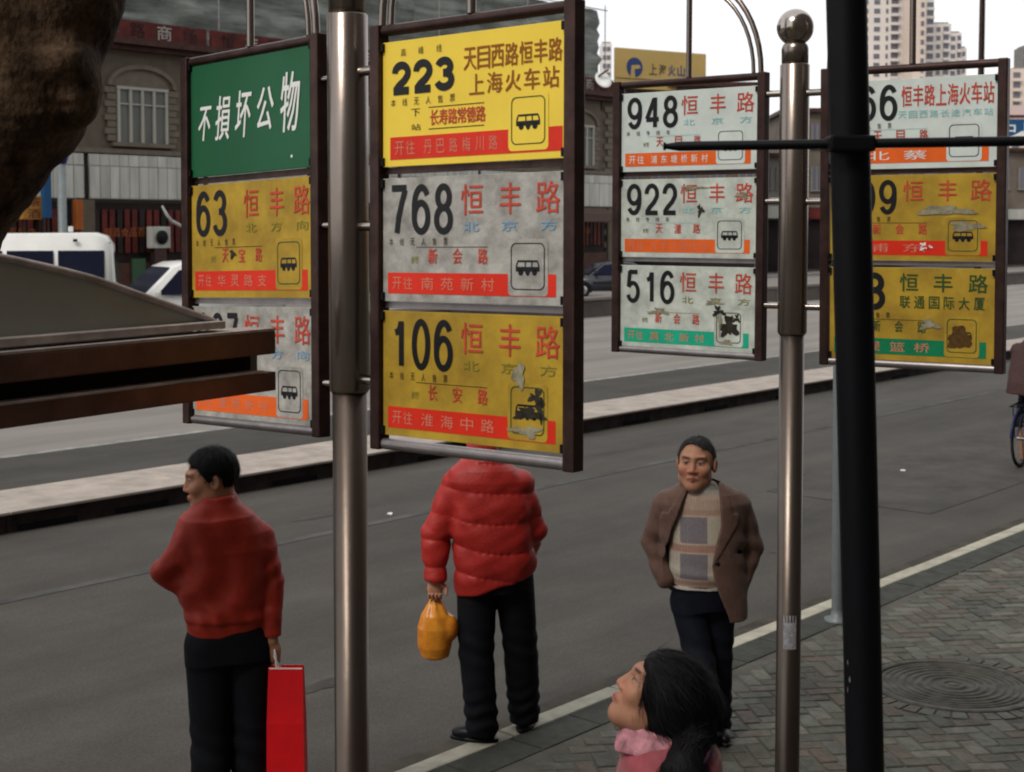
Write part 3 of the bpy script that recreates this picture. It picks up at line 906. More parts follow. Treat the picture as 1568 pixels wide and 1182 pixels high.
block(1521, 1680, 232, 100, 9, M_bldg, 'low brown shops at the right edge under the blue hoarding', 1, 5, M_twin, sign=M_panelw)
e = empty('hoarding', at(1600, 235, 99.5), 'blue roof hoarding with white marks at the right edge of the view', 'hoarding')
a0 = WM[e].translation
b = MB(); b.box((0, 0, 1.65), (7.6, .2, 1.4)); b.build('sign_face', M_blue, e)
b = MB(); b.box((0, 0, 2.85), (7.8, .25, .9)); b.build('upper_face', mat('pale pink hoarding', (.55, .42, .40), .6), e)
b = MB(); b.box((0, -.02, 2.55), (7.8, .3, .16)); b.build('stripe', M_redsign, e)
b = MB()
for x in (-3.2, -1, 1, 3.2): b.box((x, .1, .2), (.12, .12, 1.6))
b.build('post', M_frame, e)
for i, ch in enumerate('中国人保'):
    v, f = text_box(ch, -3.2+1.7*i, -2.1+1.7*i, 1.15, 2.15, -.12); MB().add(v, f).build('lettering', M_white, e)
b = MB(); b.add([(-2.9, -.13, 1.0), (-1.0, -.13, 1.0), (-1.6, -.13, 1.55), (-2.2, -.13, 1.25)], [(0, 1, 2, 3)]); b.build('emblem', M_white, e)

# ochre billboard
BA = at(943, 134, 76); BB = at(1081, 131, 79)
ex = (BB-BA); ex.z = 0; Wb = ex.length
BM_ = face_M(BA, ex, Z3)
e = empty('billboard', (0, 0, 0), 'ochre roof billboard with a round navy emblem and dark characters', 'billboard', M=BM_)
b = MB(); b.box((Wb/2, .1, 1.05), (Wb, .2, 2.1)); b.build('sign_face', M_ochre, e, bevel=.02)
b = MB()
for t in (.12, .5, .88): b.box((Wb*t, .25, -.6), (.14, .14, 2.0))
b.build('post', M_frame, e)
b = MB(); b.box((Wb/2, .09, .52), (Wb*.99, .22, .04)); b.build('seam', M_dkprint, e)
b = MB(); c0 = (Wb*.2, 1.12)
b.prism([(c0[0]+.52*math.cos(t*PI/12), c0[1]+.52*math.sin(t*PI/12)) for t in range(24)], -.012, 0); b.build('emblem', M_navy, e)
b = MB(); b.prism([(c0[0]-.28, c0[1]-.62), (c0[0]+.05, c0[1]-.60), (c0[0]-.02, c0[1]-.1), (c0[0]+.4, c0[1]-.02), (c0[0]+.28, c0[1]+.14), (c0[0]-.2, c0[1]+.1)], -.02, -.013); b.build('emblem_mark', M_ochre, e)
for i, ch in enumerate('上海火山'):
    v, f = text_box(ch, Wb*.36+.62*i, Wb*.36+.5+.62*i, .78, 1.38, -.012, .02); MB().add(v, f).build('lettering', M_navy if i > 1 else M_dkprint, e)

# apartment towers far off
def tower(x0, x1, ytop, Y, m, label, cols, dep, steps=None):
    a = at(x0, ytop, Y); c = at(x1, ytop, Y); W = c.x-a.x; H = a.z-ZR
    e = empty('apartment_tower', (a.x, Y, ZR), label, 'apartment tower')
    wme = {}
    segs = steps or [(0, 1, 0)]
    fh = 2.9
    cnt = 0
    for (u0, u1, drop) in segs:
        h = H-drop
        b = MB(); b.box(((u0+u1)/2*W, dep/2+drop*.12, h/2), ((u1-u0)*W, dep, h)); b.build('wall', m, e)
        b = MB(); b.box(((u0+u1)/2*W, dep/2+drop*.12, h+.3), ((u1-u0)*W*.8, dep*.8, .6)); b.build('parapet', M_greyw, e)
        cs = [q for q in cols if u0 <= q[0] < u1]
        for (u, wd, kind) in cs:
            k = 0
            while True:
                z = h-2.0-k*fh
                if z < h*.25 or k > 22: break
                key = (round(wd, 2), kind)
                if key not in wme:
                    q = MB()
                    if kind == 'w': q.box((0, 0, 0), (wd, .2, 1.5))
                    else:
                        q.box((0, 0, 0), (wd, .3, 1.9))
                    wme[key] = q.mesh('window'); wme[key].materials.append(M_twin)
                    q2 = MB(); q2.box((0, -.5, 0), (wd*1.15, 1.0, .9)); wme[key+('b',)] = q2.mesh('balcony'); wme[key+('b',)].materials.append(m)
                link('window', wme[key], None, e, WM[e] @ Matrix.Translation((u*W, -.05+drop*.12, z)))
                if kind == 'b': link('balcony', wme[key+('b',)], None, e, WM[e] @ Matrix.Translation((u*W, drop*.12, z-1.25)))
                k += 1; cnt += 1
    return e
tower(1310, 1401, -90, 470, M_pale, 'pale apartment tower taller than the view, right of the black pole', [(.2, 1.2, 'w'), (.38, 1.9, 'w'), (.55, .7, 'w'), (.68, 2.3, 'b'), (.86, 1.6, 'b')], 14)
tower(1400, 1419, -60, 455, M_cream, 'cream side face of the pale tower, built as a narrow separate block', [(.75, 1.0, 'w')], 12)  # shade side of the pale tower, given its own block and cream tone
tower(1419, 1484, 8, 490, M_pale, 'balconied apartment tower with a stepped top right of the cream tower side', [(.08, 2.2, 'b'), (.3, 1.4, 'w'), (.48, 1.8, 'b'), (.66, 1.5, 'w'), (.8, 1.2, 'b'), (.93, .9, 'w')], 13,
      [(0, .17, -2), (.17, .6, 6), (.6, .86, 9), (.86, 1, 14)])
tower(1548, 1640, 105, 420, M_cream, 'cream apartment tower low on the skyline at the right edge', [(.1, 2, 'b'), (.3, 1.5, 'w'), (.5, 2, 'b'), (.7, 1.5, 'w')], 14)
tower(1558, 1600, 70, 520, M_greyw, 'grey tower with a stepped top at the far right edge', [(.3, 2, 'w'), (.7, 2, 'w')], 12, [(0, .3, 8), (.3, 1, 0)])
tower(921, 937, 66, 500, M_pale, 'pale distant tower just left of the ochre billboard', [(.3, 1.2, 'w'), (.7, 1.2, 'w')], 10)

# unseen near-side building, added and sized to block sky and darken the foreground
A = Matrix.Translation(rd(0, -8.2, 0)) @ Matrix(((D2.x, N2.x, 0, 0), (D2.y, N2.y, 0, 0), (0, 0, 1, 0), (0, 0, 0, 1)))
e = empty('added_near_building', (0, 0, 0), 'plain brown building added out of view along the near pavement to block sky light', 'building', M=A)
b = MB(); b.box((5, -5, 13), (70, 10, 26)); b.build('wall', M_bldg, e)
for i in range(12):
    for z in (5, 8.5, 12, 15.5, 19, 22.5):
        b = MB(); b.box((-22+5*i, .03, z), (1.8, .06, 1.6)); b.build('window', M_twin, e)

# ================================================================== bus stop poles with route boards
def colmat(name, c, **k): return MATS[name] if name in MATS else mat(name, c, **k)
P_yel = colmat('bright yellow enamel', (.86, .62, .065), rough=.38, var=.08, vscale=5)
P_och = colmat('dirty ochre enamel', (.44, .285, .030), rough=.45, var=.38, vscale=7, detail=8, col2=(.27, .165, .022))
P_gry = colmat('faded grey enamel', (.40, .385, .35), rough=.5, var=.5, vscale=14, detail=11, bump=.25, bscale=45)
P_wht = colmat('pale mint enamel', (.62, .68, .645), rough=.45, var=.14, vscale=9, detail=8)
P_whd = colmat('dirty mint enamel', (.56, .60, .54), rough=.5, var=.36, vscale=10, detail=8)
P_grn = colmat('dark green enamel', (.012, .098, .040), rough=.35, var=.12, vscale=3)
I_blk = colmat('black ink', (.012, .012, .014), rough=.4)
I_dk = colmat('brown black ink', (.05, .03, .012), rough=.5)
I_red = colmat('red ink', (.56, .070, .040), rough=.45, var=.35, vscale=30)
I_red2 = colmat('strong red ink', (.68, .030, .012), rough=.4, var=.12, vscale=9)
I_ora = colmat('orange ink', (.80, .13, .018), rough=.4, var=.15, vscale=9)
I_brn = colmat('red brown ink', (.30, .09, .01), rough=.45)
I_grn = colmat('teal green ink', (.015, .42, .25), rough=.4, var=.2, vscale=9)
I_grn2 = colmat('bottle green ink', (.008, .20, .085), rough=.4, var=.2, vscale=9)
I_dgr = colmat('dark green ink', (.03, .075, .02), rough=.5)
I_pal = colmat('pale lettering', (.60, .20, .13), rough=.5)
I_wht = colmat('white lettering', (.75, .75, .72), rough=.5)
I_blu = colmat('faded blue ink', (.16, .33, .50), rough=.5)
I_tea = colmat('faded teal ink', (.25, .52, .52), rough=.5)
I_olv = colmat('faded olive ink', (.22, .20, .03), rough=.5)
M_torn = colmat('torn dark residue', (.035, .030, .022), rough=.8, var=.6, vscale=40)
M_smear = colmat('grey smear', (.30, .27, .18), rough=.8, var=.5, vscale=30)

PW, PH = .64, .345
def rounded(x0, x1, z0, z1, r, n=4):
    o = []
    for cx, cz, a in ((x1-r, z1-r, 0), (x0+r, z1-r, 1), (x0+r, z0+r, 2), (x1-r, z0+r, 3)):
        o += [(cx+r*math.cos(PI/2*(a+k/n)), cz+r*math.sin(PI/2*(a+k/n))) for k in range(n+1)]
    return o
def route_panel(root, M, z_top, base, num, style, label, W=PW, H=PH, name3=None, line=None, small=None, strip=None, strip_m=None,
                num_w=.36, blue=None, damage=0, seed=1, num_m=None, name_m=None):
    """one enamel panel; M has x along the board, z up, -y out of the face; u, v run 0..1 from the top left"""
    T = M @ Matrix.Translation((0, 0, z_top))
    r_ = random.Random(seed)
    b = MB(); b.box((0, 0, -H/2), (W, .006, H))
    pn = b.build('route_panel', base, root, T, bevel=.0015, label=label)
    def X(u): return -W/2+u*W
    def Zv(v): return -v*H
    lay = [0]
    def pr(name, verts, faces, m, lift=.0):
        lay[0] += 1
        y = -.0036-.00045*lift
        return MB().add([(v[0], y+v[1], v[2]) for v in verts], faces).build(name, m, pn, T)
    def tx(name, body, u0, u1, v0, v1, m, bold=0., lift=3):
        if body.isdigit(): v, f = number_mesh(body, X(u0), X(u1), Zv(v1), Zv(v0), 0, .10 if style == 'night' else .20, bold)
        else: v, f = text_box(body, X(u0), X(u1), Zv(v1), Zv(v0), 0, 0, thick=bold*.05)
        return pr(name, v, f, m, lift)
    def poly(name, pts, m, lift=1):
        return pr(name, [(a, 0, c) for a, c in pts], [tuple(range(len(pts)))], m, lift)
    def rect(name, u0, u1, v0, v1, m, lift=1): return poly(name, [(X(u0), Zv(v1)), (X(u1), Zv(v1)), (X(u1), Zv(v0)), (X(u0), Zv(v0))], m, lift)
    def spaced(name, body, u0, u1, v0, v1, m, fill=.72, bold=.0):
        k = len(body); st = (u1-u0)/k
        vs, fs = [], []
        big = (v1-v0)*H > .030 and st*fill*W > .015
        for i, ch in enumerate(body):
            if ch == ' ': continue
            v, f = text_box(ch, X(u0+st*i), X(u0+st*(i+fill)), Zv(v1), Zv(v0), 0, 0, thick=bold*.05)
            if big: pr(name, v, f, m, 3); continue
            o = len(vs); vs += v; fs += [tuple(q+o for q in g) for g in f]
        if vs: pr(name, vs, fs, m, 3)['kind'] = 'stuff'
    if style == 'slogan':
        chars = '不損坏公物'
        ws = [(.075, .175, .40, .69), (.225, .345, .33, .70), (.395, .515, .31, .70), (.57, .70, .31, .66), (.76, .90, .22, .70)]
        for ch, (u0, u1, v0, v1) in zip(chars, ws):
            v, f = text_box(ch, X(u0), X(u1), Zv(v1), Zv(v0), 0, 0, shear=.016, thick=.0011)
            pr('lettering', v, f, I_wht, 3)
        poly('screw_mark', [(X(.84)+.005*math.cos(t), Zv(.90)+.005*math.sin(t)) for t in [k*PI/4 for k in range(8)]], I_wht, 2)
        return pn
    nm = num_m or I_blk
    if style == 'night':
        spaced('small_lettering', '高峰线', .11, .42, .065, .125, I_dk, .28)
        tx('route_number', num, .055, .42, .165, .43, nm, .29)
        spaced('small_lettering', '本线无人售票', .05, .46, .46, .52, I_dk, .42)
        spaced('stop_name', '天目西路恒丰路', .47, .99, .12, .29, I_brn, .90, .012)
        spaced('stop_name', '上海火车站', .50, .985, .325, .48, I_brn, .82, .012)
        spaced('small_lettering', '下', .17, .235, .55, .61, I_dk, .8); spaced('small_lettering', '站', .17, .24, .67, .72, I_dk, .8)
        rect('rule', .27, .58, .545, .552, I_dk); rect('rule', .27, .58, .715, .722, I_dk)
        spaced('next_stop', '长寿路常德路', .28, .59, .57, .69, I_red, .95, .01)
        strip_v = (.765, .945)
        sx = (.045, .985)
    else:
        tx('route_number', num, .045, .045+num_w, .055, .46, nm, .265)
        spaced('small_lettering', small or '本线无人售票', .04, .42, .485, .545, I_dk, .36)
        nmx = name_m or I_red
        if name3 == 'long':
            spaced('stop_name', '恒丰路上海火车站', .44, .99, .08, .31, nmx, .88, .015)
            spaced('small_lettering', '天目西路长途汽车站', .42, .99, .36, .44, I_tea, .8)
        elif name3 == 'two':
            for i, ch in enumerate('恒丰路'): tx('stop_name', ch, .44+.205*i, .55+.205*i, .06, .25, nmx, .015)
            spaced('stop_name', '联通国际大厦', .44, .97, .30, .43, nmx, .7, .01)
        else:
            for i, ch in enumerate('恒丰路'): tx('stop_name', ch, (.455, .665, .855)[i], (.575, .775, .975)[i], .07, .31, nmx, .008)
            spaced('small_lettering', blue[0] if blue else '', .47, 1.08, .36, .44, blue[1], .42) if blue else None
        rect('rule', .20, .60, .557, .562, I_dk if base in (P_gry, P_och) else blue[1] if blue else I_tea)
        spaced('next_stop', line or '新会路', .27, .69, .57, .69, nmx, .36, .01)
        spaced('small_lettering', '终', .17, .23, .63, .69, I_olv, .8)
        strip_v = (.765, .935)
        sx = (.03, .955)
    bx0, bx1 = .725, .90
    rect('colour_strip', sx[0], sx[1], strip_v[0], strip_v[1], strip_m, 1)
    if strip: spaced('strip_lettering', '开往', sx[0]+.03, sx[0]+.16, strip_v[0]+.035, strip_v[1]-.035, I_pal if base is not P_wht else I_wht, .8); 
    if strip: spaced('strip_lettering', strip, sx[0]+.20, .68, strip_v[0]+.035, strip_v[1]-.035, I_pal if base is not P_wht else I_wht, .62)
    # bus symbol plate
    poly('symbol_plate', rounded(X(bx0-.015), X(bx1+.015), Zv(.93), Zv(.50), .012), base, 2)
    o = rounded(X(bx0), X(bx1), Zv(.885), Zv(.53), .016, 5); i_ = rounded(X(bx0+.005), X(bx1-.005), Zv(.877), Zv(.538), .014, 5)
    n_ = len(o)
    lc = I_dgr if base in (P_yel, P_och) else I_blk
    pr('symbol_border', [(a, 0, c) for a, c in o+i_], [(k, (k+1) % n_, n_+(k+1) % n_, n_+k) for k in range(n_)], lc, 4)
    cx = (bx0+bx1)/2; cz = Zv(.715)
    xx = X(cx); s = .030
    bus = MB()
    def q(pts): bus.add([(xx+a*s, -.0036-.00045*4, cz+c*s) for a, c in pts], [tuple(range(len(pts)))])
    q([(-1.1, .62), (1.1, .62), (1.15, .45), (-1.15, .45)]); q([(-1.3, .05), (1.3, .05), (1.3, -.35), (-1.3, -.35)])
    q([(-1.2, .45), (-1.05, .45), (-1.15, .05), (-1.3, .05)]); q([(1.05, .45), (1.2, .45), (1.3, .05), (1.15, .05)]); q([(-.3, .45), (-.18, .45), (-.18, .05), (-.3, .05)]); q([(.4, .45), (.52, .45), (.52, .05), (.4, .05)])
    q([(-.3, -.35), (.3, -.35), (.12, -.7), (-.12, -.7)])
    for wx in (-.75, .75): q([(wx+.28*math.cos(k*PI/6), -.42+.28*math.sin(k*PI/6)) for k in range(12)])
    bus.build('bus_symbol', I_blk, pn, T)
    def blob(u, v, ru, rv, m, name='torn_patch', spk=.5, n=40, lift=6):
        ph = r_.random()*6
        pts = []
        for k in range(n):
            a = 2*PI*k/n
            rr = 1+spk*(.5*math.sin(3*a+ph)+.3*math.sin(7*a+2*ph)+.35*(r_.random()-.5))
            pts.append((X(u)+ru*W*rr*math.cos(a), Zv(v)+rv*H*rr*math.sin(a)))
        c = (X(u), Zv(v))
        pr(name, [(c[0], 0, c[1])]+[(a, 0, d) for a, d in pts], [(0, 1+k, 1+(k+1) % n) for k in range(n)], m, lift)
    if damage == 1:
        blob(.77, .45, .03, .09, M_smear); blob(.86, .60, .03, .05, M_torn, spk=.9); blob(.82, .73, .07, .04, M_torn, spk=.8); blob(.88, .68, .018, .07, M_torn, spk=.9); blob(.81, .86, .07, .035, M_smear, spk=.7)
    if damage == 2:
        blob(.82, .70, .055, .11, M_torn, spk=.7); blob(.74, .52, .035, .05, M_torn, spk=1.0); blob(.70, .42, .05, .02, M_smear, spk=.9); blob(.80, .88, .04, .03, M_smear); blob(.30, .55, .06, .03, M_smear, spk=1)
        blob(.87, .60, .02, .04, M_torn, spk=1.0); blob(.75, .66, .012, .10, M_smear, spk=.9)
    if damage == 3:
        blob(.60, .40, .02, .06, M_torn, spk=.9); blob(.90, .22, .04, .03, M_smear, spk=.8); blob(.55, .12, .08, .02, M_smear, spk=.9)
    if damage == 4:
        blob(.80, .73, .068, .12, colmat('brown residue', (.10, .05, .012), rough=.8, var=.5, vscale=60), spk=.35); blob(.62, .60, .05, .05, M_smear, spk=.8)
    if damage == 5:
        blob(.70, .42, .16, .05, M_smear, spk=.5); blob(.83, .60, .09, .05, M_smear, spk=.5); blob(.59, .83, .03, .035, I_wht, spk=.9); blob(.60, .83, .02, .022, I_red2, spk=.9, lift=7)
    if damage == 6:
        blob(.36, .62, .02, .03, M_torn, spk=.8)
    return pn

def board(root, pose, side, arc_side, panels):
    """frame of posts and rails with three panels; side: which edge is by the pole (-1 left, 1 right)"""
    x, y, z, yaw, roll, W, H, tilt = pose
    ex = Vector((math.cos(yaw), math.sin(yaw), 0)); n0 = Vector((math.sin(yaw), -math.cos(yaw), 0))  # n0 points at the viewer
    e1 = ex*math.cos(roll)+Z3*math.sin(roll); e2 = -ex*math.sin(roll)+Z3*math.cos(roll)
    nn = e1.cross(e2)
    e2 = (e2*math.cos(tilt)+nn*math.sin(tilt)).normalized()
    M = face_M((x, y, z), e1, e2)
    for s in (-1, 1):
        b = MB(); b.box((s*(W/2-.018), .0, 0), (.036, .045, H)); b.build('frame_post', M_frame, root, M, bevel=.005)
    b = MB(); b.tube([(-W/2+.037, 0, H/2-.016), (W/2-.037, 0, H/2-.016)], .016, 12); b.build('frame_rail', M_frame, root, M)
    b = MB(); b.tube([(-W/2+.037, 0, -H/2+.016), (W/2-.037, 0, -H/2+.016)], .016, 12); b.build('frame_rail', M_frame_lt, root, M)
    pw = W-.078
    for k, (zt, zb, kw) in enumerate(panels):
        Hk = (zt-zb)*H
        route_panel(root, M @ Matrix.Translation((0, -.004, 0)), -H/2+zt*H, W=pw, H=Hk, **kw)
        if k < 2:
            b = MB(); b.box((0, .012, -H/2+zb*H-.010), (pw+.004, .016, .018)); b.build('cross_rail', M_frame_lt if k else M_frame, root, M)
    for zt, zb, kw in panels:            # clips that hold each panel
        for s in (-1, 1):
            for zz in (zt-.012, zb+.012):
                b = MB(); b.box((s*(pw/2+.002), -.004, -H/2+zz*H), (.02, .026, .022)); b.build('clip', M_blackp, root, M)
    # ornament: a rod from the middle of the top rail and a quarter arc from the pole side corner
    b = MB(); b.tube([(0, 0, H/2), (0, 0, H/2+W*.56)], .0125, 12); b.build('rod', M_steel, root, M)
    R_ = W/2-.03
    for off, rr in ((0, .0115), (-.034, .0085)):
        pts = [(arc_side*((R_+off)*math.cos(t*PI/2/12)), 0, H/2+(W*.56+off)*math.sin(t*PI/2/12)) for t in range(13)]
        b = MB(); b.tube(pts, rr, 10); b.build('arch_tube', M_steel, root, M)
    b = MB(); b.lathe([(.0, -.02), (.014, -.02), (.022, 0), (.014, .02), (0, .02)], n=12); b.build('finial', M_steel, root, M @ Matrix.Translation((0, 0, H/2+W*.56)))
    return M, W, H
def stub(root, M, W, H, side, zz, P0):
    """short bright bracket from the frame to the pole axis"""
    a = M @ Vector((side*W/2, 0, zz)); c = Vector((P0.x, P0.y, a.z))
    d = (c-a).normalized()
    o = a
    b = MB(); b.tube([Vector((0, 0, 0)), c-a-d*.05], .014, 12)
    b.build('bracket', M_chrome, root, Matrix.Translation(o))
poses = {0: (-.8027, 4.4354, 2.7095, -.7491, .0317, .693, 1.18, -.0289), 1: (-.1081, 3.8092, 2.7179, -.6831, .0121, .713, 1.18, -.0187),
         2: (.7444, 6.1048, 2.7837, -.6446, -.0015, .7353, 1.18, -.0016), 3: (1.5457, 5.5762, 2.781, -.566, .0007, .7226, 1.18, .0178)}
def lathe_obj(name, prof, m, root, n=32):
    b = MB(); b.lathe(prof, n=n); return b.build(name, m, root)
# left pole
PA = Vector((-.468, 4.12, 0))
ra = empty('bus_stop_pole', PA, 'steel bus stop pole carrying the green sign and the yellow 223 route board', 'bus stop sign')
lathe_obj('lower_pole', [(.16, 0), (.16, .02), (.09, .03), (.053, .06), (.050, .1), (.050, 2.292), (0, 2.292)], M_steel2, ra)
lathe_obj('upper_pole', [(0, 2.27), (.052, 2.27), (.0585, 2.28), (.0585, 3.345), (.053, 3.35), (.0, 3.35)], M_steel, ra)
lathe_obj('pole_cap', [(0, 3.351), (.053, 3.351), (.0535, 3.50), (.048, 3.52), (.03, 3.54), (0, 3.54)], M_steel, ra)
lathe_obj('ball', [(0.078*math.sin(PI*t/18), 3.60-.078*math.cos(PI*t/18)) for t in range(19)], M_chrome, ra)
bl = (.40, .30, .03)
M0, W0, H0 = board(ra, poses[0], 1, 1, [
    (.985, .672, dict(base=P_grn, num='', style='slogan', label='green panel with white brush characters')),
    (.650, .345, dict(base=P_och, num='63', style='std', label='ochre route panel numbered 63', num_w=.27, strip='华灵路支', strip_m=I_red2, line='天宝路', blue=('北方向', I_olv), damage=6, seed=3)),
    (.322, .020, dict(base=P_gry, num='927', style='std', label='grey route panel with an orange strip, lowest on the left board', strip='曹杨新村', strip_m=I_ora, line='长宁路', blue=('北方向', I_blu), seed=4))])
M1, W1, H1 = board(ra, poses[1], -1, -1, [
    (.958, .667, dict(base=P_yel, num='223', style='night', label='bright yellow route panel numbered 223', strip='丹巴路梅川路', strip_m=I_red2)),
    (.640, .352, dict(base=P_gry, num='768', style='std', label='grey route panel numbered 768', num_w=.365, strip='南苑新村', strip_m=I_red2, line='新会路', blue=('北京方', I_blu), seed=5)),
    (.330, .036, dict(base=P_och, num='106', style='std', label='ochre route panel numbered 106 with a torn patch', num_w=.365, strip='淮海中路', strip_m=I_red2, line='长安路', blue=('北京方', I_olv), damage=1, seed=6))])
for zz in (.455, .03, -.43): stub(ra, M0, W0, H0, 1, zz, PA)
for zz in (.47, .035, -.40): stub(ra, M1, W1, H1, -1, zz, PA)
# right pole
PB = Vector((1.139, 5.83, 0))
rb = empty('bus_stop_pole', PB, 'ball topped steel bus stop pole carrying the white 948 board', 'bus stop sign')
zt = zy(100, 5.83); zc = zy(505, 5.83)
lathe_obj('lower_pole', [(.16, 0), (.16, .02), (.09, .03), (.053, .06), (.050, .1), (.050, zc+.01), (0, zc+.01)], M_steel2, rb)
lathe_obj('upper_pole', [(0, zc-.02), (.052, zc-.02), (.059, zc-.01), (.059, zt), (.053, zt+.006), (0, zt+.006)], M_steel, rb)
lathe_obj('pole_cap', [(0, zt+.007), (.053, zt+.007), (.054, zt+.065), (.050, zt+.08), (.036, zt+.095), (.026, zt+.10), (.022, zt+.115), (0, zt+.115)], M_steel, rb)
zb_ = zy(42, 5.83)
lathe_obj('ball', [(0.074*math.sin(PI*t/22), zb_-.074*math.cos(PI*t/22)) for t in range(23)], M_chrome, rb, 36)
M2, W2, H2 = board(rb, poses[2], 1, 1, [
    (.955, .668, dict(base=P_wht, num='948', style='std', label='clean white route panel numbered 948', num_w=.385, strip='浦东塘桥新村', strip_m=I_ora, line='天目路', blue=('北京方', I_tea), small='本线专线车', seed=7)),
    (.640, .355, dict(base=P_whd, num='922', style='std', label='scuffed white route panel numbered 922', num_w=.385, strip='大华公园商场', strip_m=I_ora, line='天潼路', blue=('北京方', I_tea), small='本线专线车', damage=3, seed=8)),
    (.325, .022, dict(base=P_whd, num='516', style='std', label='stained white route panel numbered 516 with a teal strip', num_w=.37, strip='真北新村', strip_m=I_grn, line='新会路', blue=('北京方', I_olv), small='     ', damage=2, seed=9))])
M3, W3, H3 = board(rb, poses[3], -1, -1, [
    (.952, .660, dict(base=P_wht, num='866', style='std', label='white route panel ending in 66 behind the black pole', num_w=.37, name3='long', strip='北蔡', strip_m=I_ora, line='天目路', blue=('', I_tea), seed=10)),
    (.640, .358, dict(base=P_och, num='109', style='std', label='ochre route panel ending in 9 behind the black pole', num_w=.37, strip='浦东', strip_m=I_red2, line='新会路', blue=None, damage=5, seed=11)),
    (.335, .026, dict(base=P_och, num='13', style='std', label='ochre route panel ending in 3 with green lettering', num_w=.31, name3='two', name_m=I_dgr, strip='提篮桥', strip_m=I_grn2, line='新会路', damage=4, seed=12))])
for zz in (.50, .065, -.36):
    stub(rb, M2, W2, H2, 1, zz, PB); stub(rb, M3, W3, H3, -1, zz, PB)
# paper scraps glued to the right pole
st = MB()
for k in range(9): 
    a = -2.2+.12*k
    st.add([(.0512*math.cos(a), .0512*math.sin(a), 1.02), (.0512*math.cos(a+.12), .0512*math.sin(a+.12), 1.02), (.0512*math.cos(a+.12), .0512*math.sin(a+.12), 1.16-.03*(k % 2)), (.0512*math.cos(a), .0512*math.sin(a), 1.16-.03*(k % 2))], [(0, 1, 2, 3)])
st.build('sticker', mat('torn poster', (.36, .35, .38), .7, 0, .5, 40), rb)

# ------------------------------------------------------------------ black pole with a crossbar
D0 = 3.2
pt = at(1296, 0, D0); pb = at(1325, 1182, D0)
k = (pt-pb)/(pt.z-pb.z)
b0 = pb-k*pb.z
bp = empty('black_pole', b0, 'thick black painted pole in front of the right hand route board', 'pole')
b = MB(); b.tube([Vector((0, 0, 0)), k*4.2], [.0405, .0455], 28); b.build('pole', M_blackp, bp)
b = MB(); b.lathe([(.13, 0), (.13, .02), (.06, .035), (.05, .12), (0, .12)], n=24); b.build('base_plate', M_blackp, bp)
c0 = at(1040, 224, D0+.02); c1 = at(1700, 214, D0-.14)
b = MB(); b.tube([c0-b0, c1-b0], .0108, 14)
b.tube([c0-b0, c0-b0+Vector((-.03, .0, .0))], [.0108, .006], 12); b.tube([c0-b0+Vector((-.035, 0, 0)), c0-b0+Vector((-.03, 0, 0))], [.009, .009], 12)
b.build('crossbar', M_blackp, bp)
b = MB(); q = c0+(c1-c0)*((pt.x-c0.x)/(c1.x-c0.x))-b0
b.box((q.x+.002, q.y, q.z), (.10, .06, .035)); b.build('clamp', M_blackp, bp, bevel=.006)
for i, (yy, aa) in enumerate(((1010, -2.6), (1034, -2.5), (1052, -2.65))):
    z = zy(yy, D0); ax_ = k*(z)+Vector((0, 0, 0)); rr = .0456
    vs = []
    for q in range(7):
        a = 2*PI*q/7; da = .05*math.cos(a)*rng.uniform(.5, 1.3); dz = .006*math.sin(a)*rng.uniform(.5, 1.8)
        vs.append((ax_.x+rr*math.cos(aa+da), ax_.y+rr*math.sin(aa+da), z+dz))
    MB().add(vs, [tuple(range(7))]).build('paint_chip', M_frame_lt, bp)
# grey blue post at the kerb
g = Vector((2.268, 9.877, 0))
gp = empty('kerb_post', g, 'slim grey blue post standing by the kerb just left of the black pole', 'post')
b = MB(); b.tube([(0, 0, 0), (-.02, 0, 3.15)], .040, 16); b.build('post', M_lamp, gp)
b = MB(); b.lathe([(.09, 0), (.09, .015), (.045, .03), (.04, .08)], n=20); b.build('base_plate', M_lamp, gp)
# tall street lamp on the divider
s_, Y_ = s_at(1498, 7.7)
p = at(1498, 345, Y_); p.z = .08
sl = empty('street_lamp', p, 'tall thin dark street lamp post rising behind the right hand route board', 'street lamp')
b = MB(); b.tube([(0, 0, 0), (0, 0, 1), (0, 0, 9)], [.11, .085, .055], 14); b.build('post', M_frame, sl)
b = MB(); b.tube([(0, 0, 9), (.5, -.5, 9.5), (1.3, -1.3, 9.6)], .035, 10); b.build('arm', M_frame, sl)
b = MB(); b.box((1.5, -1.5, 9.58), (.6, .25, .12), PI*-.25); b.build('lamp_head', M_frame_lt, sl, bevel=.03)

# ------------------------------------------------------------------ shelter in the left foreground
DS = Vector((.54, .84, 0)).normalized()
E0 = at(416, 504, 4.0); E0.z = 0
BSM = face_M(E0, DS, Z3)                 # x away along the shelter (end at 0), -y towards the viewer side
def bs_x(x):                             # distance back along the beam of pixel column x
    u = (x-784)/FPX
    t = (E0.x-u*E0.y)/(DS.x-u*DS.y)
    return -t
def bs_z(x, y):
    X = bs_x(x); Y = E0.y+DS.y*X
    return zy(y, Y)
bs = empty('shelter', (0, 0, 0), 'corner of a low shelter with an arched grey sheet and two dark brown beams', 'shelter', M=BSM @ Matrix.Translation((-1.3, 0, 0)))
L_ = -2.9
zt_, zu = bs_z(416, 506), bs_z(416, 541)
b = MB(); b.box((L_/2, .03, (zt_+zu)/2), (-L_, .09, zt_-zu)); b.build('upper_beam', M_beam, bs, BSM, bevel=.004)
z1, z2 = bs_z(416, 568), bs_z(416, 597)
b = MB(); b.box((L_/2, .03, (z1+z2)/2), (-L_, .09, z1-z2)); b.build('lower_beam', M_beam, bs, BSM, bevel=.004)
b = MB(); b.box((L_/2-.06, .05, (zu+z1)/2), (-L_, .05, zu-z1-.002)); b.build('recess_strip', M_slot, bs, BSM)
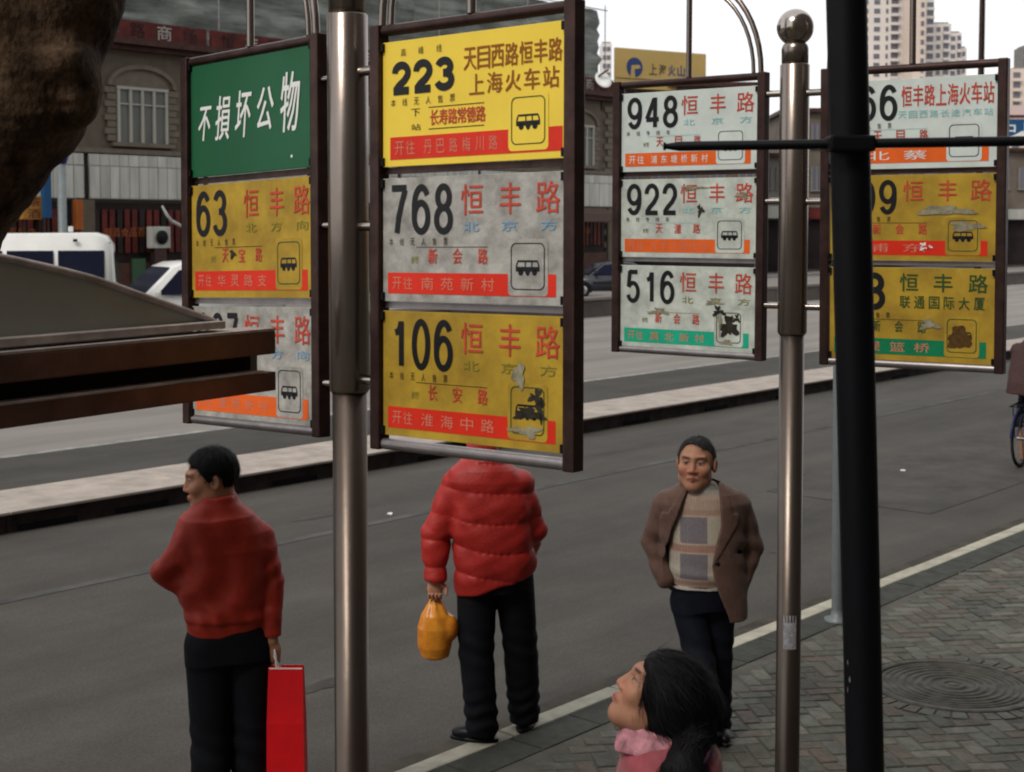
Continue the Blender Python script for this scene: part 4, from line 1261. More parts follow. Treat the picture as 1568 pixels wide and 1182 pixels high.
b = MB(); b.box((-.045, .05, (zu+z1)/2), (.035, .04, zu-z1-.004)); b.build('end_plug', M_lamp, bs, BSM)
b = MB(); b.box((L_/2-.05, .03, z1+.0035), (-L_+.0, .095, .006)); b.build('lower_trim', M_ledge, bs, BSM)
b = MB(); b.box((L_/2-.0, .035, zt_+.004), (-L_, .10, .007)); b.build('upper_trim', M_ledge, bs, BSM)
zl0 = bs_z(349, 503); 
b = MB(); b.box((L_/2-.17, .06, zl0+.010), (-L_, .10, .020)); b.build('ledge', M_ledge, bs, BSM, bevel=.003)
arc = [(0, 393), (40, 400), (81, 409), (120, 418), (162, 429), (203, 443), (244, 458), (292, 475), (335, 490), (350, 497)]
pts = [(bs_x(x), bs_z(x, y)) for x, y in arc]
# carry the arch on beyond the frame, mirrored about its crown
x0, z0 = pts[0]; cx = x0-.55; zc_ = z0+.035
left = [(cx-.0, zc_)]+[(2*cx-p_[0], p_[1]) for p_ in pts]
top = list(reversed(pts))                # right end -> first seen
prof = top+left
zb2 = pts[-1][1]-.012
poly = [(pts[-1][0]+.01, zb2)]+prof+[(2*cx-pts[-1][0]-.01, zb2)]
b = MB(); b.prism(poly, .055, .075); b.build('arched_sheet', M_booth, bs, BSM)
b = MB(); b.tube([(x, .05, z+.004) for x, z in prof], .009, 10); b.build('arch_trim', M_ledge, bs, BSM)
for X in (-2.2, -3.9):
    b = MB(); b.box((X, .07, 1.14), (.08, .08, 2.28)); b.build('post', M_beam, bs, BSM)

# ------------------------------------------------------------------ plane tree at the upper left
AX = [at(-330, 1000, 5.35), at(-230, 600, 5.2), at(-128, 345, 5.05), at(-60, 240, 5.0), at(18, 150, 4.98), at(84, 0, 5.0), at(160, -170, 5.1), at(270, -420, 5.4)]
base = Vector((AX[0].x-.05, AX[0].y+.05, 0))
AX = [base]+AX
rad = [.36, .31, .275, .26, .255, .245, .205, .185, .15]
rel = [np.array(p_-base, np.float32) for p_ in AX]
burl = np.array(at(118, 135, 4.9)-base, np.float32)
knob = np.array(at(100, 95, 4.85)-base, np.float32)
limb2 = [rel[5], np.array(at(-60, 20, 4.8)-base, np.float32), np.array(at(-200, -260, 4.6)-base, np.float32)]
limb3 = [rel[6], np.array(at(140, -30, 5.15)-base, np.float32), np.array(at(175, -150, 5.4)-base, np.float32)]
def f_tree(P):
    d = np.full(len(P), 9., np.float32)
    for a, c, r0, r1 in zip(rel[:-1], rel[1:], rad[:-1], rad[1:]): d = smin(d, cap(P, a, c, r0, r1), .06)
    for l_, rr in ((limb2, (.2, .15, .11)), (limb3, (.14, .085, .07))):
        for a, c, r0, r1 in zip(l_[:-1], l_[1:], rr[:-1], rr[1:]): d = smin(d, cap(P, a, c, r0, r1), .07)
    d = smin(d, ell(P, burl, (.085, .09, .13)), .06)
    d = smin(d, ell(P, knob, (.06, .09, .06)), .05)
    d = smin(d, cap(P, (0, 0, 0), (.1, -.05, .25), .42, .30), .2)
    d = d+.016*waves(P, 3, 16, 6, (1, 1, .45))+.010*waves(P, 5, 42, 6, (1, 1, .5))+.006*waves(P, 8, 90, 6)-.010*np.maximum(0, waves(P, 9, 26, 5, (1.3, 1.3, .35))-.25)
    return d
tr = empty('plane_tree', base, 'thick dark brown plane tree trunk leaning across the upper left corner', 'tree')
sdf_obj('trunk', f_tree, (-1.6, -1.2, -.1), (1.9, 1.0, 4.4), .014, M_bark, tr)
top_ = rel[-1]
for k in range(7):
    st_ = Vector(top_ if k < 4 else limb2[-1])
    dr = Vector((rng.uniform(-.6, .6), rng.uniform(-.6, .6), 1)).normalized()
    pts = [st_-dr*.1]
    for j in range(6):
        dr = (dr+Vector((rng.uniform(-.25, .25), rng.uniform(-.25, .25), .05))).normalized(); pts.append(pts[-1]+dr*.45)
    b = MB(); b.tube(pts, [.085, .07, .055, .045, .035, .024, .012], 9)
    for j in range(2, 6):
        for q in range(2):
            d3 = (dr+Vector((rng.uniform(-.9, .9), rng.uniform(-.9, .9), .2))).normalized()
            b.tube([pts[j], pts[j]+d3*.3, pts[j]+d3*.6+Vector((0, 0, .08))], [.018, .011, .004], 5)
    b.build('limb', M_bark, tr)


# ================================================================== people
def hand_sd(P, wr, d, s, curl=.6, sc=1.):
    d = np.asarray(d, np.float32); d /= np.linalg.norm(d)
    s = np.asarray(s, np.float32); s = s-d*(s@d); s /= np.linalg.norm(s)
    n = np.cross(d, s)
    Q = (P-np.asarray(wr, np.float32))@np.stack([d, s, n], 1)/sc
    r = ell(Q, (.048, 0, 0), (.056, .042, .019))
    for i, (o, Lf) in enumerate(((.030, .068), (.010, .078), (-.010, .072), (-.029, .056))):
        p0 = V(.085, o, 0); p1 = p0+Lf*.5*V(math.cos(curl), 0, math.sin(curl)); p2 = p1+Lf*.5*V(math.cos(curl*2.3), 0, math.sin(curl*2.3))
        r = smin(r, np.minimum(cap(Q, p0, p1, .0095, .0085), cap(Q, p1, p2, .0085, .0068)), .008)
    t0, t1, t2 = V(.02, .030, .002), V(.052, .060, .012), V(.082, .060, .026)
    r = smin(r, np.minimum(cap(Q, t0, t1, .014, .011), cap(Q, t1, t2, .011, .008)), .01)
    return r*sc
def head_sd(Q):
    d = ell(Q, (0, .014, .030), (.075, .096, .088))
    d = smin(d, ell(Q, (0, -.028, -.035), (.060, .062, .086)), .03)
    d = smin(d, ell(Q, (0, -.060, -.100), (.030, .028, .024)), .035)
    ax = np.abs(Q[:, 0]); S = Q.copy(); S[:, 0] = ax
    d = smin(d, ell(S, (.046, -.012, -.068), (.022, .034, .030)), .03)
    d = smin(d, ell(S, (.042, -.062, -.022), (.024, .024, .024)), .022)
    d = smin(d, cap(S, (.0, -.084, .032), (.042, -.072, .034), .012, .009), .016)
    d = smax(d, -ell(S, (.030, -.104, .010), (.021, .022, .013)), .014)
    d = smin(d, ell(S, (.030, -.074, .009), (.0155, .014, .0125)), .006)
    d = smin(d, cap(Q, (0, -.086, .018), (0, -.101, -.026), .0080, .0118), .012)
    d = smin(d, ell(S, (.012, -.092, -.031), (.0095, .011, .0085)), .007)
    d = smin(d, cap(S, (.0, -.094, -.058), (.020, -.084, -.060), .0070, .0045), .007)
    d = smin(d, cap(S, (.0, -.092, -.069), (.017, -.083, -.067), .0080, .0045), .007)
    d = np.minimum(d, smax(ell(S, (.078, .016, -.004), (.012, .021, .034)), -ell(S, (.090, .012, -.004), (.009, .012, .022)), .005))
    d = smin(d, cap(Q, (0, .030, -.055), (0, .048, -.150), .056, .056), .03)
    return d
SKIN = np.array((.42, .205, .125))
def head_tint(Q, c, ruddy=0., age=0.):
    c = c.copy()
    x, y, z = np.abs(Q[:, 0]), Q[:, 1], Q[:, 2]
    def mixin(m, col, a=1.):
        m = (np.clip(m, 0, 1)*a)[:, None]
        c[:] = c*(1-m)+np.array(col)*m
    front = np.clip((-.045-y)/.02, 0, 1)
    mixin(front*np.exp(-((x-.035)/.022)**2-((z+.028)/.022)**2), (.50, .17, .11), .35+ruddy)
    mixin(front*np.exp(-(x/.014)**2-((z+.03)/.018)**2), (.50, .17, .11), .3+ruddy)
    mixin(front*np.exp(-(x/.020)**4-((z+.063)/.0095)**4), (.30, .085, .07), .8)
    mixin(front*np.exp(-(x/.024)**4-((z+.0620+.34*np.maximum(0, x-.005))/.0018)**2), (.07, .025, .02), .95)
    mixin(front*np.exp(-((x-.031)/.020)**4-((z-.0325-.16*(x-.031))/.0050)**4), (.016, .012, .010), .92)
    mixin(front*np.exp(-((x-.031)/.024)**2-((z-.012)/.012)**2), (.20, .085, .05), .45)
    mixin(front*np.exp(-((x-.030)/.0145)**4-((z-.0075)/.0036)**4), (.42, .36, .32), .6)
    mixin(front*np.exp(-((x-.030)/.0062)**4-((z-.0080)/.0045)**4), (.012, .008, .007), 1)
    mixin(front*np.exp(-((x-.030)/.0165)**4-((z-.0122)/.0030)**2), (.022, .012, .010), 1)
    mixin(front*np.exp(-((x-.008)/.0045)**2-((z+.038)/.003)**2), (.08, .03, .02), .8)
    if age:
        mixin(front*np.exp(-(np.abs(x-(.022+.25*(-.03-z)))/.003)**2)*((z < -.03) & (z > -.075)), (.22, .10, .06), age)
        for zz in (.052, .062): mixin(front*np.exp(-((z-zz)/.0016)**2)*(x < .035), (.26, .12, .07), age*.7)
    return c
def human_body(root, J, h=.0055, ruddy=0., age=0., tone=1.):
    """one continuous skin figure; J holds joints relative to the root"""
    Rh = rotm(*J['head_rot']); hc = J['head']; hs = J.get('hs', 1.)
    def fn(P):
        Qh = frame(P, hc, Rh)/hs; Qh[:, 0] /= J.get('wide', 1.02)
        d = head_sd(Qh)*hs
        nb = np.asarray(hc, np.float32)+Rh@V(0, .045, -.12)*hs
        ch = np.asarray(J['chest'], np.float32); pe = np.asarray(J['pelvis'], np.float32)
        d = smin(d, cap(P, nb, ch+V(0, 0, .12), .055, .06), .03)
        d = smin(d, cap(P, ch, pe, .105, .10), .05)
        for side in ('L', 'R'):
            s, e, w_ = J['sh'+side], J['el'+side], J['wr'+side]
            d = smin(d, cap(P, ch+V(0, 0, .08), s, .06, .05), .04)
            d = smin(d, cap(P, s, e, .045, .038), .02)
            d = smin(d, cap(P, e, w_, .038, .027), .015)
            hd = J.get('hd'+side) or (0, 0, -1); sd_ = J.get('sd'+side) or (0, -1, 0)
            d = smin(d, hand_sd(P, w_, hd, sd_, J.get('curl', .6)), .01)
            a, k, f = J['hip'+side], J['kn'+side], J['an'+side]
            d = smin(d, cap(P, pe, a, .09, .085), .04)
            d = smin(d, cap(P, a, k, .078, .055), .03)
            d = smin(d, cap(P, k, f, .052, .036), .02)
            tv = np.asarray(J['toe'+side], np.float32); tv = tv/np.linalg.norm(tv)*.15
            d = smin(d, cap(P, np.asarray(f)+V(0, 0, -.02), np.asarray(f)*V(1, 1, 0)+V(0, 0, .035)+tv*.7, .03, .026), .015)
        return d
    pts = np.array([J[k] for k in J if isinstance(J[k], tuple) and len(J[k]) == 3 and k not in ('head_rot', 'hdL', 'hdR', 'sdL', 'sdR', 'toeL', 'toeR')])
    lo = pts.min(0)-.24; hi = pts.max(0)+.24
    lo[2] = -.01
    def tint(v):
        Q = frame(v, hc, Rh)/hs; Q[:, 0] /= J.get('wide', 1.02)
        c = np.tile(SKIN*tone, (len(v), 1))
        near = np.linalg.norm(Q, axis=1) < .16
        c[near] = head_tint(Q[near], c[near], ruddy, age)
        return c
    return sdf_obj('body', fn, lo, hi, h, M_skin, root, tint)
def hair_short(root, J, m, seed=1, tuft=0., h=.0035, thick=1., hl=None):
    Rh = rotm(*J['head_rot']); hc = J['head']; hs = J.get('hs', 1.)
    ys = [-.13, -.075, -.055, -.035, -.012, .002, .012, .034, .055, .12]
    zs = hl or [.078, .074, .060, .020, -.012, .020, .034, .020, -.055, -.070]
    def fn(P):
        Q = frame(P, hc, Rh)/hs; Q[:, 0] /= J.get('wide', 1.02)
        d = ell(Q, (0, .014, .034), (.0835*thick, .106*thick, .097*thick))
        if tuft: d = smin(d, ell(Q, (.0, -.066, .086), (.055, .034, .024)), .02)
        zm = np.interp(Q[:, 1]+.012*np.sin(Q[:, 0]*60), ys, zs)+.007*waves(Q, seed+5, 150, 5)+.10*np.maximum(0, .03-np.abs(Q[:, 0]))*(Q[:, 1] < -.05)*-.1
        d = smax(d, zm-Q[:, 2], .010)
        d = smax(d, -(ell(Q, (0, .010, .028), (.069, .088, .082))), .004)
        d = d+.0034*waves(Q, seed, 90, 6, (1, 1, .5))+.0026*waves(Q, seed+1, 230, 6, (1, 1, .35))
        return d*hs*.9
    r_ = .16*hs
    c = np.array(hc)
    o = sdf_obj('hair', fn, c-r_, c+r_, h, m, root)
    crown = c+np.array(Rh@V(.015, .055, .12))*hs
    fr = np.array(Rh@V(0, -1, -.15)); 
    def flow(p_):
        q = p_-crown; q[2] -= .02
        fwd_ = max(0, (p_-c)@fr/.1)
        return q/(np.linalg.norm(q)+1e-6)+np.array((0, 0, -.5))+fr*.4*fwd_
    if h < .005: strands(o, 'hair_strands', m, 5200, .024, .0009, flow, .75, seed, bend=-.05)
    return o
def trousers(root, J, m, rows, r=(.115, .092, .082), seed=1, cy=0., h=.007, hemz=.05, rot=0.):
    Rt = rotm(rot)
    def fn(P):
        d = loft(frame(P, J['pelvis'], Rt)+np.asarray(J['pelvis'], np.float32), rows)
        for side in ('L', 'R'):
            a, k, f = [np.asarray(J[q+side], np.float32) for q in ('hip', 'kn', 'an')]
            lg = np.minimum(cap(P, a, k, r[0], r[1]), cap(P, k, f*V(1, 1, 1)+V(0, 0, -.01), r[1], r[2]))
            lg = smax(lg, hemz-P[:, 2], .006)
            d = smin(d, lg, .035) if side == 'L' else smin(d, lg, .02)
        folds = .006*waves(P, seed, 20, 5, (1, 1, .55))
        lowf = np.exp(-((P[:, 2]-.14)/.12)**2)
        folds += .006*lowf*np.sin(P[:, 2]*75+3*np.sin(P[:, 0]*14+P[:, 1]*9))+.004*np.exp(-((P[:, 2]-.5)/.1)**2)*np.sin(P[:, 2]*60+P[:, 0]*20)
        return (d+folds)*.92
    return sdf_obj('trousers', fn, (-.42, -.4, .0), (.45, .42, 1.12), h, m, root)
def shoes(root, J, m=None, h=.0045, L_=.125):
    for side in ('L', 'R'):
        f = np.asarray(J['an'+side], np.float32); t = np.asarray(J['toe'+side], np.float32); t = t/np.linalg.norm(t)
        R3 = np.stack([np.array((-t[1], t[0], 0)), t, np.array((0, 0, 1))], 1).astype(np.float32)
        o = V(f[0], f[1], 0)
        def fn(P):
            Q = frame(P, o, R3)
            d = ell(Q, (0, .085, .032), (.044, .085, .042))
            d = smin(d, ell(Q, (0, -.02, .045), (.036, .055, .050)), .03)
            d = smin(d, cap(Q, (0, -.015, .05), (0, -.02, .11), .036, .038), .02)
            d = smax(d, .004-Q[:, 2], .004)
            sole = np.maximum(ell(Q*V(1, 1, 0), (0, .045, 0), (.048, .135, 1)), np.abs(Q[:, 2]-.009)-.009)
            return np.minimum(d, sole)
        sdf_obj('shoe', fn, (f[0]-.2, f[1]-.2, -.004), (f[0]+.2, f[1]+.2, .18), h, m or M_shoe, root)

# ------------------------------------------------------------------ man in the red windbreaker, seen from behind at the left
pa = empty('person', (-1.237, 6.2, 0), 'man in a red windbreaker looking left, arm bent, red bag hanging from his right hand', 'person')
J = dict(head=(-.076, 0, 1.648), head_rot=(R(-77), R(-7), 0), hs=1.08, chest=(-.02, .01, 1.33), pelvis=(0, 0, .98),
         shL=(-.135, -.04, 1.37), elL=(-.255, -.04, 1.235), wrL=(-.10, .20, 1.19), hdL=(1, .2, .05), sdL=(0, 0, 1),
         shR=(.10, .04, 1.35), elR=(.158, .04, 1.18), wrR=(.186, .0, .935), hdR=(-.05, 0, -1), sdR=(-1, 0, 0), curl=1.0,
         hipL=(-.085, -.03, .92), knL=(-.080, -.03, .50), anL=(-.085, -.06, .08), toeL=(-.5, .85, 0),
         hipR=(.085, .03, .92), knR=(.082, .03, .50), anR=(.078, .05, .08), toeR=(-.2, .97, 0))
human_body(pa, J, ruddy=.05, tone=.92)
hair_short(pa, J, M_hair, 3, thick=1.02, hl=[.090, .086, .068, .026, -.018, .022, .036, .012, -.075, -.095])
Rt = rotm(R(20)); Rt_i = Rt
def f_redj(P):
    Q = frame(P, (0, 0, 0), Rt)
    d = loft(Q, [(1.480, -.055, -.01, .14, .10), (1.42, -.035, 0, .182, .12), (1.35, -.025, 0, .200, .135), (1.22, -.015, .005, .190, .14), (1.10, -.012, .01, .182, .14), (1.05, -.01, .01, .180, .14),
                 (1.03, -.01, .01, .172, .128), (.99, -.01, .01, .170, .126), (.975, -.01, .01, .168, .124)], 2.4)
    d = smin(d, loft(Q, [(1.585, -.045, .0, .078, .085), (1.555, -.045, 0, .088, .090), (1.51, -.042, 0, .135, .105), (1.47, -.035, 0, .165, .115), (1.42, -.025, 0, .178, .118), (1.36, -.02, 0, .17, .11), (1.20, -.02, 0, .14, .09)]), .05)
    d = smax(d, -cap(P, (-.058, .0, 1.565), (-.075, .0, 1.75), .064, .074), .01)
    sl = np.minimum(cap(P, (-.145, -.045, 1.385), (-.255, -.045, 1.24), .076, .064), cap(P, (-.258, -.045, 1.245), (-.10, .18, 1.19), .068, .052))
    d = smin(d, sl, .05)
    sr = np.minimum(cap(P, (.110, .045, 1.375), (.160, .04, 1.19), .078, .060), cap(P, (.160, .04, 1.19), (.183, .005, .965), .058, .044))
    sr = smax(sr, .955-P[:, 2], .006)
    d = smin(d, sr, .018)
    z = P[:, 2]
    s_ = P[:, 0]*34+5*np.sin(z*3.1)+2.2*np.sin(P[:, 2]*9+P[:, 0]*7)
    fold = .0095*np.sin(s_)*np.exp(-((z-1.2)/.15)**2)+.009*waves(P, 11, 17, 5, (1.8, 1.5, .35))+.0055*waves(P, 12, 42, 6, (1.4, 1.4, .5))
    s2 = (P[:, 0]*.75+z*.65)*52+3*np.sin(P[:, 0]*8)
    fold += .0055*np.sin(s2)*np.exp(-((z-1.30)/.10)**2)*np.exp(-((P[:, 0]+.16)/.08)**2)
    fold += .0050*np.sin(P[:, 0]*85+6*np.sin(z*6))*np.exp(-((z-1.05)/.045)**2)
    fold += .002*np.exp(-((z-1.09)/.06)**2)*np.sin(z*85+P[:, 0]*13+2*np.sin(P[:, 0]*17))
    fold += .004*np.exp(-((z-1.24)/.10)**2)*np.exp(-((np.abs(P[:, 0])-.2)/.05)**2)*np.sin(z*70-P[:, 0]*40)
    fold *= np.clip((z-.99)/.05, 0, 1)
    fold += .003*np.exp(-((Q[:, 1]-.12-(z-1.4)*.0)/.05)**2)*0
    return (d+fold)*.88
sdf_obj('jacket', f_redj, (-.42, -.32, .92), (.36, .36, 1.66), .0065, M_redj, pa)
trousers(pa, J, M_trous, [(1.03, 0, 0, .158, .115), (.96, 0, 0, .164, .12), (.86, 0, 0, .170, .125)], r=(.102, .088, .080), seed=4, rot=R(20), hemz=.045)
shoes(pa, J)
bg_ = empty('shopping_bag', (-1.237+.252, 6.17, .17), 'bright red paper shopping bag hanging from the hand of the man at the left', 'bag')
b = MB()
hw = .081
def bagring(z, w_, d_, yo=0): return [(-w_, -d_+yo, z), (w_, -d_+yo, z), (w_*.96, yo, z+.0), (w_, d_+yo, z), (-w_, d_+yo, z), (-w_*.96, yo, z)]
rings = [bagring(0, hw*.98, .055), bagring(.2, hw*1.0, .060, .003), bagring(.42, hw*.98, .050, -.003), bagring(.655, hw*.92, .022), bagring(.66, hw*.90, .018), bagring(.3, hw*.86, .03)]
vs = [v for r_ in rings for v in r_]
fs = [tuple(range(6))]
for i in range(5):
    for k in range(6): fs.append((i*6+k, i*6+(k+1) % 6, (i+1)*6+(k+1) % 6, (i+1)*6+k))
b.add(vs, fs); b.build('bag_body', M_redbag, bg_)
b = MB(); b.box((0, -.0225, .656), (hw*1.78, .002, .005)); b.box((0, .0225, .656), (hw*1.78, .002, .005)); b.build('white_edge', M_litter, bg_)
for y in (-.02, .02):
    b = MB(); b.tube([(-.04, y, .64), (-.045, y*.6, .70), (-.050, y*.2, .735), (-.056, .01, .70), (-.02, y, .64)], .0028, 6); b.build('handle', M_litter, bg_)

# ------------------------------------------------------------------ man in the padded red jacket, back to the viewer
pb_ = empty('person', (-.093, 7.6, 0), 'man in a padded red jacket seen from behind, his head hidden by the 106 panel', 'person')
J = dict(head=(-.062, .03, 1.615), head_rot=(R(176), R(-8), 0), hs=1.02, chest=(-.03, .0, 1.30), pelvis=(0, 0, .92),
         shL=(-.185, 0, 1.34), elL=(-.305, 0, 1.12), wrL=(-.316, -.05, .875), hdL=(0, 0, -1), sdL=(1, 0, 0),
         shR=(.11, 0, 1.35), elR=(.195, .03, 1.12), wrR=(.16, .15, .96), hdR=(-.5, .5, -.5), sdR=(0, 0, 1), curl=1.1,
         hipL=(-.095, -.01, .86), knL=(-.098, -.02, .47), anL=(-.066, -.06, .08), toeL=(-.95, .25, 0),
         hipR=(.100, .02, .86), knR=(.138, .07, .47), anR=(.160, .13, .08), toeR=(.25, .97, 0))
human_body(pb_, J)
hair_short(pb_, J, M_hair, 5, h=.006)
def f_puff(P):
    z = P[:, 2]
    rows = [(1.50, -.062, .0, .115, .10), (1.46, -.058, 0, .170, .13), (1.40, -.048, 0, .212, .15), (1.28, -.025, 0, .220, .162), (1.10, -.012, 0, .218, .168), (.95, 0, 0, .215, .165), (.80, 0, 0, .212, .155), (.70, 0, 0, .205, .15)]
    d = loft(P, rows, 2.5)
    d = smin(d, loft(P, [(1.585, -.062, .012, .078, .085), (1.53, -.062, .01, .085, .09), (1.48, -.06, .005, .13, .11), (1.44, -.06, 0, .14, .11)]), .05)
    d = smax(d, -cap(P, (-.062, .01, 1.56), (-.062, .01, 1.75), .062, .07), .01)
    d = smax(d, (.835+.30*P[:, 0])-z, .012)
    sl = np.minimum(cap(P, (-.205, 0, 1.345), (-.310, 0, 1.10), .088, .080), cap(P, (-.315, 0, 1.10), (-.316, -.045, .885), .083, .058))
    sl = smax(sl, .862-z, .012)
    d = smin(d, sl, .022)
    sr = np.minimum(cap(P, (.128, 0, 1.365), (.195, .03, 1.12), .086, .078), cap(P, (.203, .03, 1.12), (.165, .13, .97), .078, .060))
    d = smin(d, sr, .022)
    zz = z+.022*np.sin(P[:, 0]*8+1)+.020*waves(P, 31, 13, 4)
    q = np.abs(np.sin(PI*(zz-.02)/.148))
    d = d-.0125*np.sqrt(q+.01)+.008
    d = d+.0080*waves(P, 21, 26, 5, (1.2, 1.2, 1.1))+.0050*waves(P, 22, 62, 6)+.0020*np.exp(-(q/.22)**2)*np.sin(P[:, 0]*90+P[:, 2]*30+9*np.sin(P[:, 0]*11))
    return d*.85
sdf_obj('jacket', f_puff, (-.46, -.27, .68), (.36, .28, 1.64), .0065, M_puff, pb_)
trousers(pb_, J, M_trous, [(1.0, 0, 0, .185, .13), (.90, 0, 0, .185, .135), (.80, 0, 0, .182, .13)], r=(.108, .096, .084), seed=9, hemz=.035)
shoes(pb_, J)
ob = empty('plastic_bag', (-.093-.318, 7.56, .44), 'bulging orange plastic carrier bag in the hand of the man in the padded jacket', 'bag')
def f_obag(P):
    d = loft(P, [(.0, 0, 0, .045, .05), (.015, 0, 0, .075, .07), (.07, -.003, 0, .092, .085), (.17, 0, 0, .094, .085), (.235, .005, 0, .078, .07), (.30, .008, 0, .042, .038), (.345, .004, 0, .020, .020), (.375, 0, 0, .018, .018)], 2.2)
    d = smin(d, ell(P, (.085, -.01, .17), (.045, .055, .072)), .02)
    d = d+.004*waves(P, 41, 30, 5, (1, 1, .5))+.0035*np.sin(np.arctan2(P[:, 1], P[:, 0])*7+P[:, 2]*9)*np.clip((P[:, 2]-.16)/.1, 0, 1)
    return d*.85
sdf_obj('bag_body', f_obag, (-.14, -.13, -.02), (.17, .13, .42), .005, M_orbag, ob)
b = MB()
for y in (-.012, .012): b.tube([(-.02, y, .33), (-.035, y, .38), (0, y*1.6, .415), (.035, y, .38), (.02, y, .33)], .006, 8)
b.build('handle', M_orbag, ob)

# ------------------------------------------------------------------ man in the brown blazer walking this way
pc = empty('person', (1.010, 7.53, 0), 'middle aged man in an open brown blazer and patterned sweater, hands in pockets', 'person')
J = dict(head=(-.040, -.02, 1.498), head_rot=(R(-17), R(4), R(2)), wide=1.09, hs=1.14, chest=(0, .02, 1.16), pelvis=(0, 0, .84),
         shL=(-.205, .02, 1.27), elL=(-.268, .04, 1.06), wrL=(-.150, -.01, .90), hdL=(.85, .35, -.3), sdL=(0, -1, 0),
         shR=(.195, .02, 1.27), elR=(.270, .05, 1.02), wrR=(.155, -.02, .82), hdR=(-.8, .3, -.5), sdR=(0, -1, 0), curl=.4,
         hipL=(-.075, 0, .76), knL=(-.015, -.13, .43), anL=(-.005, -.10, .08), toeL=(-.2, -.97, 0),
         hipR=(.085, .01, .76), knR=(.085, .03, .43), anR=(.100, .08, .08), toeR=(.12, -.99, 0))
human_body(pc, J, h=.0045, ruddy=.2, age=.22, tone=.92)
hair_short(pc, J, M_greyhair, 8, thick=.935, h=.0033, hl=[.108, .100, .086, .050, .010, .030, .036, .015, -.052, -.062])
def f_sweat(P):
    d = loft(P, [(1.40, -.01, -.005, .075, .075), (1.365, -.01, 0, .10, .085), (1.32, 0, 0, .16, .105), (1.2, 0, -.005, .180, .125), (1.05, 0, -.015, .182, .140), (.93, 0, -.018, .178, .142), (.865, 0, -.012, .165, .132), (.845, 0, -.012, .162, .128)], 2.2)
    d = smax(d, -cap(P, (-.02, -.01, 1.40), (-.03, -.02, 1.5), .060, .066), .008)
    return (d+.0035*waves(P, 51, 26, 5, (1, 1, .6))+.003*np.sin(P[:, 2]*60+P[:, 0]*14)*np.exp(-((P[:, 2]-.93)/.06)**2))*.9
def t_sweat(v):
    x, z = v[:, 0]+.062, v[:, 2]
    c = np.tile(np.array((.36, .235, .17)), (len(v), 1))
    def put(m, col): c[m] = np.array(col)
    put((z > 1.27), (.42, .30, .235)); put(z > 1.345, (.33, .31, .26))
    for z0 in (1.165, .975):
        band = np.abs(z-z0) < .066
        put(band & (np.abs(x) < .165), (.43, .38, .30))
        put(band & (np.abs(x) < .070), (.19, .165, .175))
        put(band & (np.abs(x) > .15), (.34, .24, .18))
        put((np.abs(z-z0) < .075) & (np.abs(z-z0) > .066), (.44, .33, .26))
    put((np.abs(z-1.07) < .016), (.33, .19, .14)); put((np.abs(z-.885) < .008), (.30, .19, .14))
    put(z < .868, (.62, .56, .50))
    st = (np.sin(x*420)*.5+.5)[:, None]
    return c*(1-.12*st)
sdf_obj('sweater', f_sweat, (-.25, -.22, .80), (.25, .2, 1.44), .0045, M_knit, pc, t_sweat)
XL = ([.66, .87, .95, 1.15, 1.30, 1.38, 1.45], [-.235, -.232, -.225, -.180, -.125, -.085, -.06])
XR = ([.62, .68, .75, .90, .98, 1.08, 1.19, 1.37, 1.45], [.14, .125, .100, .045, .030, .050, .080, .075, .06])
LW = ([.98, 1.05, 1.22, 1.245, 1.25, 1.38], [.0, .035, .095, .100, .062, .035])
def f_blazer(P):
    x, y, z = P[:, 0], P[:, 1], P[:, 2]
    d = loft(P, [(1.405, -.01, .02, .085, .075), (1.375, -.005, .015, .14, .095), (1.34, 0, .01, .205, .115), (1.29, 0, .005, .240, .13), (1.15, 0, 0, .222, .145), (1.0, 0, -.005, .214, .158), (.85, .0, -.005, .228, .165), (.60, .005, 0, .235, .165)], 2.5)
    hem = .675+.9*np.maximum(0, -x-.02)*.9+.05*np.maximum(0, x-.12)
    d = smax(d, hem-z, .008)
    inner = loft(P, [(1.45, -.01, 0, .070, .06), (1.37, 0, 0, .115, .085), (1.30, 0, 0, .20, .115), (1.15, 0, 0, .205, .132), (1.0, 0, -.005, .200, .146), (.85, 0, -.005, .213, .152), (.50, 0, 0, .22, .152)], 2.5)
    d = smax(d, -inner, .006)
    xr = np.interp(z, *XR); xl = np.interp(z, *XL)
    lap = ((y < 0) & (x > xr) & (x < xr+np.interp(z, *LW)) & (z > .98))
    lapl = ((y < 0) & (x < xl) & (x > xl-np.interp(z, *LW)*.8) & (z > .98))
    d = d-.0075*(lap | lapl)
    slit = np.maximum(np.maximum(xl-x, x-xr), y-.03)
    d = smax(d, -slit, .006)
    d = smax(d, -cap(P, (-.02, -.03, 1.37), (-.03, -.04, 1.52), .062, .075), .008)
    sl = np.minimum(cap(P, (-.190, .02, 1.268), (-.262, .045, 1.07), .078, .064), cap(P, (-.262, .045, 1.07), (-.205, -.05, .885), .062, .050))
    sr = np.minimum(cap(P, (.182, .02, 1.268), (.266, .05, 1.03), .080, .066), cap(P, (.266, .05, 1.03), (.165, -.03, .80), .064, .052))
    d = smin(d, np.minimum(sl, sr), .022)
    fold = .005*waves(P, 61, 19, 5, (1.4, 1.2, .5))+.002*waves(P, 62, 55, 4)
    ar = np.exp(-((np.abs(x)-.25)/.07)**2)
    fold += .006*ar*np.sin(z*58+x*20)*np.exp(-((z-1.04)/.13)**2)
    return (d+fold)*.85
sdf_obj('blazer', f_blazer, (-.38, -.24, .58), (.39, .24, 1.47), .006, M_blazer, pc)
b = MB(); b.lathe([(0, 0), (.011, .001), (.011, .004), (0, .005)], n=12)
b.build('button', M_shoe, pc, Matrix.Translation((1.010+.055, 7.53-.166, 1.0)) @ Matrix.Rotation(PI/2, 4, 'X'))
